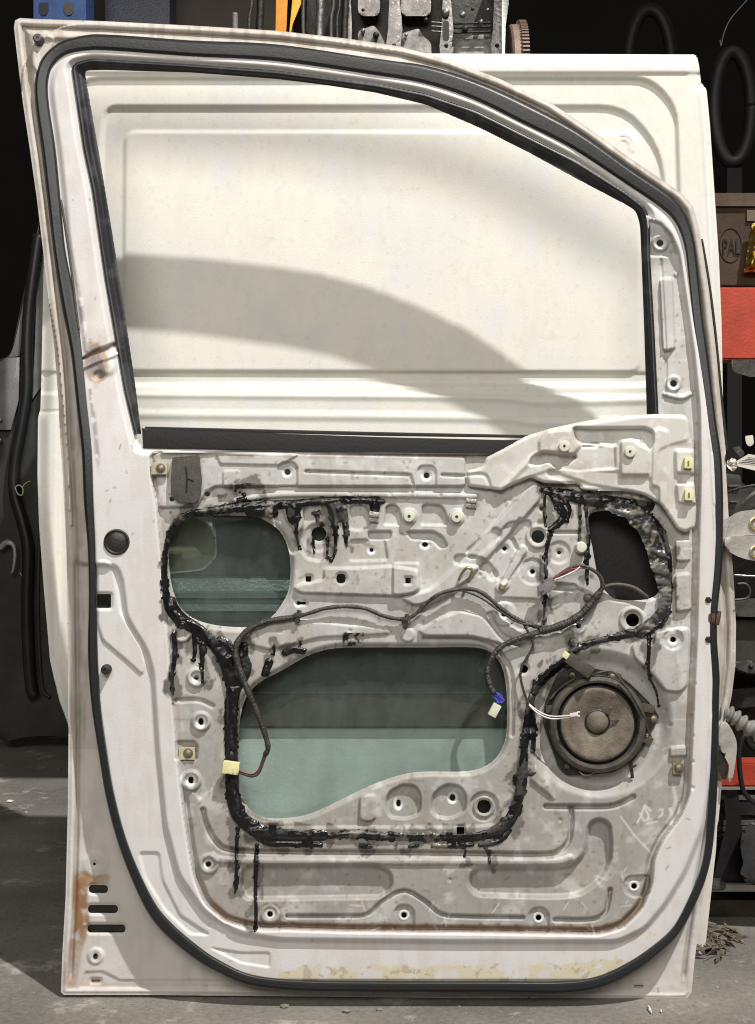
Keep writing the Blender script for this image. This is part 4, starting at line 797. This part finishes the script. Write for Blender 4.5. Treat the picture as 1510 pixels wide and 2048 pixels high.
for x0, x1 in ((776,800),(883,902),(986,1002)):
    o = bgprism('bolt_column', [(x0,-60),(x1,-60),(x1,60),(x1+6,92),(x1,205),(x0,205),(x0-4,92),(x0,60)], E, .08, alu, eng, bev=7)
    mm = frameM((x0+x1)/2, 90, 0); bgtube('bolt_hole', [((x0+x1)/2,91,-2),((x0+x1)/2,91,3)], 6, E, 'rubber2', o, sides=16)
    if x0 == 883: bgtube('bolt_head', [(891,26,0),(891,26,12)], 12, E, alu, o, sides=16); bgprism('slot', rpoly([(886,42),(898,42),(898,80),(886,80)], 5), E-.002, .01, 'rubber2', o, bev=0)
bgprism('side_flange', [(1003,-60),(1014,-60),(1018,10),(1010,50),(1008,205),(1004,205)], E-.03, .06, zinc, eng)
bgprism('gasket_patch', rpoly([(716,62),(748,50),(760,66),(772,90),(770,205),(716,205)], 6), E+.01, .05, sil, eng, bev=6)
bgprism('gasket_patch', rpoly([(800,68),(838,56),(846,72),(862,84),(868,205),(800,205)], 6), E+.01, .05, sil, eng, bev=6); bgprism('gasket_patch', rpoly([(905,92),(945,70),(985,68),(985,205),(905,205)], 6), E+.02, .05, sil, eng, bev=6)
for x_, r_ in ((640,12),(690,10),(520,11)): bgtube('coolant_pipe', [(x_,-60),(x_+1,20),(x_-1,60),(x_,205)], r_, E-.01, alud if x_ != 640 else alu, eng)
for k, (x_, y_) in enumerate(((726,20),(726,62),(752,70),(812,70),(852,40),(925,30),(945,18),(962,44),(930,58),(975,20))): bgtube('casting_boss', [(x_,y_,-10),(x_,y_,4+k%3*5)], 5+k%3*2, E, alu if k % 2 else alud, eng, sides=14)
for y_ in (44, 52, 62): bgtube('casting_rib', [(862,y_,-4),(884,y_+2,-2)], 2.5, E, alu, eng); bgtube('casting_rib', [(904,y_+4,-4),(984,y_+1,-2)], 3, E, alud, eng)
bgprism('side_flange', [(690,-60),(700,-60),(704,60),(700,205),(692,205)], E, .06, alu, eng)
for x_, r_ in ((585,5),(664,6),(676,4),(500,5)): bgtube('coolant_pipe', [(x_,-60),(x_+3,10),(x_-2,50),(x_+1,205)], r_, E-.02, 'wire' if x_ != 664 else greym, eng)
bgtube('pipe_end', [(470,27,0),(470,60,0),(468,205,0)], 9, E, 'greyp', eng); bgtube('casting_rib', [(612,-60),(606,30),(612,205)], 6, E-.03, greym, eng)
# flywheel ring gear, edge on
rg = tag(bpy.data.objects.new('ring_gear', None), 'dusty bronze toothed ring gear seen edge on beside the engine block', 'gear'); col.objects.link(rg); c0 = B(1044, 110, .72); rg.location = Vector((c0[0], c0[1], c0[2]-.02))
bm = bmesh.new(); zc_ = c0[2]-.02; Rg_ = .128
for a_ in range(90):
    for (r0, r1, x0, x1) in ((Rg_*.82, Rg_, -.014, .004),):
        pass
Mx = Matrix.Translation((c0[0], c0[1]+.14, zc_)) @ Matrix.Rotation(math.pi/2, 4, 'Y')
add_lathe(bm, Mx, [(p[0]/S, p[1]/S) for p in ((.10,-.016),(.124,-.016),(.128,-.012),(.128,.004),(.10,.006),(.10,-.016))], 90); from_bm('gear_disc', bm, bronze, rg)
bm = bmesh.new()
for k in range(90):
    a = 2*math.pi*k/90; t = Matrix.Translation((c0[0]+.010, c0[1]+.14, zc_)) @ Matrix.Rotation(a, 4, 'X') @ Matrix.Translation((0, 0, .131)); add_box(bm, t, .014/S, .0042/S, .011/S, bev=0)
from_bm('gear_teeth', bm, bronze, rg, smooth=False)
wbox('stand', c0[0]-.02, c0[0]+.02, c0[1]+.05, c0[1]+.2, 0, zc_-.126, greym, rg)
# upright blue rack post with keyhole slots
br = empty('pallet_rack_post', (B(120, 0, 1.2)[0], 1.2, 0), 'blue perforated steel rack post behind the top left corner of the door', 'rack post')
o = wbox('post', B(67,0,1.2)[0], B(172,0,1.2)[0], 1.2, 1.28, z1, 2.6, bluep, br)
for x_ in (88, 138):
    for k in range(3): bgprism('keyhole_slot', rpoly([(x_-10,5+k*120-120),(x_+9,5+k*120-120),(x_+9,22+k*120-120),(x_+4,30+k*120-120),(x_-4,30+k*120-120),(x_-10,22+k*120-120)], 3), 1.197, .004, 'rubber2' if x_ < 100 else 'foam', br, bev=0)
tag(wbox('plaster_pillar', B(62,0,1.9)[0], B(350,0,1.9)[0], 2.0, 2.2, 0, 2.7, mat('brown_plaster', (.05, .043, .037), .9, bump=.4, var=.3, vscale=12), None), 'brown grey plaster pillar behind the blue rack post', 'pillar')
tag(wbox('wooden_board', B(340,0,1.45)[0], B(570,0,1.45)[0], 1.5, 1.53, 0, 2.5, mat('brown_board', (.03, .022, .017), .8, bump=.3, var=.3, vscale=8), None), 'dark brown board standing behind the coolant pipes', 'board')
tag(wbox('dark_cabinet', B(205,0,1.35)[0], B(335,0,1.35)[0], 1.38, 1.48, 0, 2.45, mat('navy_metal', (.012, .016, .035), .4, bump=.3, var=.5, vscale=9), None), 'dark navy metal cabinet between blue post and brown board', 'cabinet')
st = bgprism('ratchet_strap', [(553,-60),(578,-60),(570,118),(550,118)], .71, .006, orange, None, bev=1); tag(st, 'worn orange webbing strap hanging straight down left of the engine block', 'strap')
st = bgprism('ratchet_strap', [(590,-60),(604,-60),(602,8),(585,48),(580,76),(579,60),(583,20)], .70, .004, mat('bright_orange_webbing', (.95, .42, .04), .7, bump=.3, var=.1), None, bev=.5); tag(st, 'bright orange strap end tapering to a point beside the engine block', 'strap')

# right-hand shelf with its goods
Z = .36
sh = empty('steel_shelf', (B(1500, 1880, Z)[0], Z, 0), 'steel shelf with red beams crowded with car parts right of the doors', 'shelf')
bgbox('red_beam', 1436, 574, 1700, 719, Z, .05, redp, sh, .003); bgbox('red_beam', 1420, 1526, 1700, 1574, Z+.02, .05, redp, sh, .003)
bgbox('bottom_rail', 1405, 1768, 1700, 1784, Z-.02, .05, zinc, sh, .002); bgbox('rail_plate', 1408, 1766, 1453, 1782, Z-.06, .03, greym, sh, .003)
for a_ in ((574,.5),(1526,.45),(1766,.5)): bgbox('shelf_deck', 1436, a_[0]+4, 1700, a_[0]+12, Z+.06, a_[1], greym, sh)
for y0_, y1_ in ((1590,1600),(1604,1630),(1640,1650),(1652,1662),(1670,1674)): bgbox('slat', 1425, y0_, 1700, y1_, Z+.05, .04, greym if (y1_-y0_) > 10 else zinc, sh)
wbox('shelf_upright', B(1640,0,Z)[0], B(1690,0,Z)[0], Z-.02, Z+.03, 0, 2.1, redp, sh); wbox('shelf_upright', B(1640,0,Z+.5)[0], B(1690,0,Z+.5)[0], Z+.5, Z+.55, 0, 2.1, redp, sh); wbox('shelf_upright', B(1300,0,Z)[0], B(1330,0,Z)[0], Z+.5, Z+.55, 0, 1.2, redp, sh); wbox('shelf_upright', B(1300,0,Z)[0], B(1330,0,Z)[0], Z+.05, Z+.1, 0, 1.2, redp, sh)
tag(bgprism('grey_pouch', rpoly([(1462,720),(1600,720),(1600,748),(1500,754),(1466,744)], 4), Z-.005, .02, greym, None), 'pale grey plastic sheet hanging under the red shelf beam', 'plastic sheet')
bx = empty('cardboard_box', (B(1480, 573, Z)[0], Z+.1, B(0,574,Z)[2]), 'old brown cardboard box with a printed oval on the red beam', 'box')
bgbox('carton', 1410, 388, 1660, 572, Z+.03, .25, card, bx, .002); bgbox('carton_flap', 1412, 386, 1660, 412, Z+.024, .006, mat('paler_card', (.085, .062, .042), .9, bump=.3, var=.3), bx); bgbox('packing_tape', 1494, 420, 1510, 442, Z+.026, .004, mat('tape', (.12, .10, .06), .5), bx)
ink = mat('dark_ink', (.012, .009, .008), .8)
P = [(1461+22*math.cos(a), 491+34*math.sin(a), 0) for a in np.linspace(0, 2*math.pi, 20)]; bgtube('printed_oval', P, 1.2, Z+.0295, ink, bx, sides=6, n=3)
tx = bpy.data.curves.new('printed_letters', 'FONT'); tx.body = 'PAL'; tx.size = .038; tx.extrude = .0004; tx.align_x = 'CENTER'
to = bpy.data.objects.new('tmp', tx); col.objects.link(to); dg = bpy.context.evaluated_depsgraph_get(); me = bpy.data.meshes.new_from_object(to.evaluated_get(dg)); bpy.data.objects.remove(to)
cpt = B(1463, 508, Z+.028); mm = Matrix.Translation(cpt.tolist()) @ Matrix.Rotation(math.pi/2, 4, 'X') @ Matrix.Diagonal((.5, 1, 1, 1)); me.transform(mm); me.materials.clear(); link('printed_letters', me, ink, bx, False)
gold = mat('gold_foil', (.35, .24, .06), .25, .9, bump=1.0, bscale=90, var=.7, vscale=60)
gb = bmesh.new(); r2 = random.Random(3)
fg = F(1484, 440, 1600, 548, 3); ng = fbm(fg.X, fg.Y, 12, 301, 3)
gsd = sd_poly(fg.X, fg.Y, np.array([(1503,446),(1600,440),(1600,544),(1488,544),(1494,500)], float))+(ng-.5)*6
o = sheet('foil_bag', fg, 20*ng+18*sm(-gsd/16), gsd, gold, None, mapf=bgmap(Z+.02)); tag(o, 'crinkled gold foil bag hanging in front of the brown box', 'bag')
md = o.modifiers.new('thickness', 'SOLIDIFY'); md.thickness = .004
# clutter on the second level
o = tag(bgprism('paper_sheet', [(1461,929),(1497,908),(1600,925),(1600,962),(1510,941)], Z-.06, .002, paperm, None, bev=0), 'white printed paper lying on the grey parts', 'paper')
for k in range(4): bgtube('text_line', [(1478+k*6,922-k*3+2,1),(1500+k*4,926-k*3,1),(1540,932-k*3,1)], .6, Z-.0605, ink, o, sides=5, n=2)
pp = empty('grey_car_part', (B(1480, 1020, Z)[0], Z, B(0,1575,Z)[2]), 'grey metal car part with a hose under the white paper', 'car part')
bgprism('housing', rpoly([(1452,946),(1480,950),(1486,972),(1600,985),(1600,1040),(1452,1040)], 5), Z, .12, greym, pp, bev=4); bgbox('pressed_rib', 1456, 970, 1482, 974, Z-.006, .01, zinc, pp, .001); bgbox('pressed_rib', 1460, 1002, 1476, 1005, Z-.006, .01, zinc, pp, .001)
bgtube('hose', [(1455,984,10),(1480,976,20),(1510,970,20),(1560,960,10)], 3.2, Z-.01, 'wire', pp); bgtube('hose', [(1485,1010,10),(1500,994,20),(1520,980,20),(1560,970,10)], 5, Z-.01, 'greyp', pp)
bgprism('lower_casting', rpoly([(1440,1040),(1620,1040),(1620,1560),(1448,1560)], 5), Z+.1, .1, alud, pp)
for P_, n_, c_, l_ in (([(1490,872),(1506,870),(1508,888),(1498,894),(1492,886)], 'torn_label', 'label', 'small torn pale label among the dark shelf parts'), ([(1464,896),(1478,892),(1490,906),(1482,916)], 'cloth_scrap', 'rag', 'brown grey rag scrap just above the white paper')):
    tag(bgprism(n_, rpoly(P_, 3), Z+.02, .004, paperm if n_ == 'torn_label' else greym, None), l_, c_)
cl = empty('crumpled_wrapper', B(1462, 940, Z-.05).tolist(), 'crumpled clear plastic wrapper beside the white paper', 'wrapper')
fc = F(1450, 914, 1480, 944, 2); nc = fbm(fc.X, fc.Y, 6, 311, 3); sheet('wrapper_film', fc, 30*nc, np.hypot(fc.X-1464, fc.Y-929)-12+(nc-.5)*8, paperm, cl, mapf=bgmap(Z-.05))
cr_ = empty('steel_crossmember', (B(1490, 1400, Z)[0], Z, B(0,1526,Z)[2]), 'dull beige steel suspension member with a bolt eye standing on the lower shelf', 'car part')
bgprism('upper_web', rpoly([(1430,1196),(1600,1198),(1600,1236),(1430,1232)], 6), Z+.01, .08, mat('beige_steel', (.08, .077, .062), .5, .3, bump=.3, var=.4, vscale=18), cr_, bev=6)
bgprism('main_web', rpoly([(1430,1240),(1600,1240),(1600,1340),(1500,1350),(1430,1330)], 8), Z+.03, .08, mat('dull_beige_steel', (.055, .052, .041), .55, .3, bump=.3, var=.4, vscale=18), cr_, bev=6)
bgprism('bolt_eye', rpoly([(1470,1322),(1500,1320),(1516,1332),(1512,1348),(1490,1344),(1470,1336)], 6), Z, .03, greym, cr_, bev=3); bgtube('bolt_hole', [(1502,1333,1),(1502,1333,4)], 6, Z, 'rubber2', cr_, sides=16)
bgtube('grab_loop', [(1468,1200,0),(1494,1196,4),(1500,1182,6),(1492,1168,6),(1474,1168,4)], 3, Z-.01, greym, cr_); bgtube('cross_rod', [(1466,1150,0),(1520,1153,0),(1600,1153,0)], 3, Z, zinc, cr_)
bgprism('lower_web', rpoly([(1430,1380),(1600,1370),(1600,1405),(1440,1420)], 6), Z+.05, .08, alud, cr_, bev=4)
hs2 = empty('black_hose_loop', B(1490, 1600, Z-.08).tolist(), 'black hose loop hanging over the lower red beam', 'hose')
bgtube('hose', [(1520,1440,10),(1490,1468,20),(1478,1500,20),(1482,1560,20),(1492,1590,18),(1520,1610,16),(1600,1640,10)], 6, Z-.08, 'rubber', hs2)
bgtube('hose_hook', [(1520,1500),(1500,1490,10),(1494,1470,10),(1508,1450,10),(1540,1440)], 9, Z-.04, blk, hs2)
tag(bgprism('black_plastic_tub', catmull([(1480,1680),(1494,1652),(1530,1636),(1640,1640),(1640,1766),(1500,1768),(1490,1740)], True, 4), Z-.10, .2, mat('worn_black_plastic', (.03, .03, .028), .45, bump=.3, var=.4, vscale=20), None, bev=10), 'worn black plastic tub standing on the bottom steel rail', 'tub')
tag(bgprism('dark_post', rpoly([(1447,1580),(1476,1580),(1482,1640),(1500,1764),(1425,1764),(1452,1650)], 6), Z-.01, .03, blk, None), 'black rubber mud flap hanging behind the tub', 'mud flap')
tag(bgprism('timber_beam', [(1380,1800),(1700,1800),(1700,1886),(1380,1872)], Z-.02, .3, mat('dirty_timber', (.035, .028, .018), .9, bump=.8, var=.6, vscale=14), None, bev=3), 'dirty dark timber beam on the floor under the shelf', 'beam')
# tyres far back in the dark, one wire
for x_, y_, dp, w_, lab in ((1465,215,1.6,60,'black tyre standing in the dark right of the white van door'),(1300,130,1.8,70,'black tyre half hidden behind the top edge of the van door')):
    t = empty('spare_tyre', B(x_, y_+110, dp).tolist(), lab, 'tyre', None); P = [(x_+w_*.62*math.cos(a), y_+110*math.sin(a), 0) for a in np.linspace(0, 2*math.pi, 28)]; bgtube('tread', P, 26, dp, blk, t, sides=14, n=3)
    wbox('rack_arm', t.location.x-.02, t.location.x+.02, dp-.02, dp+.1, 0, t.location.z-.02, wm, t)
tag(bgtube('loose_wire', [(1500,-6),(1478,18),(1460,40),(1448,66),(1442,92),(1440,80)], 1.6, 1.0, 'foam'), 'thin grey wire hanging at the top right', 'wire')
# scraps on the floor
def onfloor(px, py):
    k = ZC/((py-1024)*S/D); return np.array([(px-755)*S/D*k, k-D, 0])
for px, py, sx, sy, m_, lab, cat_, nm in ((1299,2022,.004,.014,paperm,'tiny white paper strip on the floor in front of the doors','paper scrap','paper_scrap'),(120,1540,.012,.008,zinc,'small bright crumpled foil bit on the floor behind the left edge','foil scrap','foil_scrap'),(20,1604,.02,.008,paperm,'small white flake on the floor at the far left','flake','paint_flake'),(1322,2026,.003,.003,paperm,'tiny crumb beside the white paper strip','crumb','floor_crumb')):
    c_ = onfloor(px, py); bm = bmesh.new(); bmesh.ops.create_icosphere(bm, subdivisions=2, radius=1)
    for v in bm.verts: v.co = Vector((c_[0]+v.co.x*sx*.5*r2.uniform(.8, 1.1), c_[1]+v.co.y*sy*.9, .002+abs(v.co.z)*.003*r2.uniform(.5, 1.3)))
    tag(from_bm(nm, bm, m_, None, smooth=False), lab, cat_)
tw = empty('dead_leaf_litter', onfloor(1440, 1890).tolist(), 'dry brown leaf and twig litter on the floor by the timber beam', 'litter'); tw['kind'] = 'stuff'
lm = mat('dry_leaf', (.12, .10, .075), .9, bump=.4, var=.5, vscale=90); bm = bmesh.new()
for k in range(170):
    px, py = 1385+abs(r2.gauss(0, 1))*38, r2.gauss(1886, 13)+0; py = min(max(py, 1872), 1930); c_ = onfloor(px, py); a = r2.uniform(0, 6.28); L = r2.uniform(.01, .05); w_ = r2.uniform(.001, .007); z_ = r2.uniform(.001, .008)
    d_ = Vector((math.cos(a), math.sin(a), 0)); nrm = Vector((-math.sin(a), math.cos(a), 0)); c_ = Vector(c_.tolist())
    q = [c_-d_*L/2, c_+nrm*w_, c_+d_*L/2, c_-nrm*w_]; vv = [bm.verts.new(p+Vector((0, 0, z_+r2.uniform(0, .014)))) for p in q]; bm.faces.new((vv[0], vv[1], vv[2])); bm.faces.new((vv[0], vv[2], vv[3]))
lt = from_bm('leaf_pieces', bm, lm, tw, smooth=False); q = lt.modifiers.new('thickness', 'SOLIDIFY'); q.thickness = .0008

gr_ = bmesh.new(); r3 = random.Random(11)
for k in range(420):
    px, py = r3.uniform(-20, 1530), 1470+560*r3.random()**.7; c_ = onfloor(px, py); q = r3.uniform(.0006, .0022) if k % 12 else r3.uniform(.003, .006)
    t = bmesh.ops.create_icosphere(gr_, subdivisions=1, radius=q)
    for v in t['verts']: v.co = Vector((c_[0]+v.co.x*r3.uniform(.7, 1.4), c_[1]+v.co.y*r3.uniform(.7, 1.4), q*.3+v.co.z*.5))
gg = from_bm('floor_grit', gr_, mat('grit', (.20, .18, .15), .9, var=.8, vscale=7), None, smooth=False); tag(gg, 'fine dark and pale grit scattered over the concrete floor', 'grit'); gg['kind'] = 'stuff'
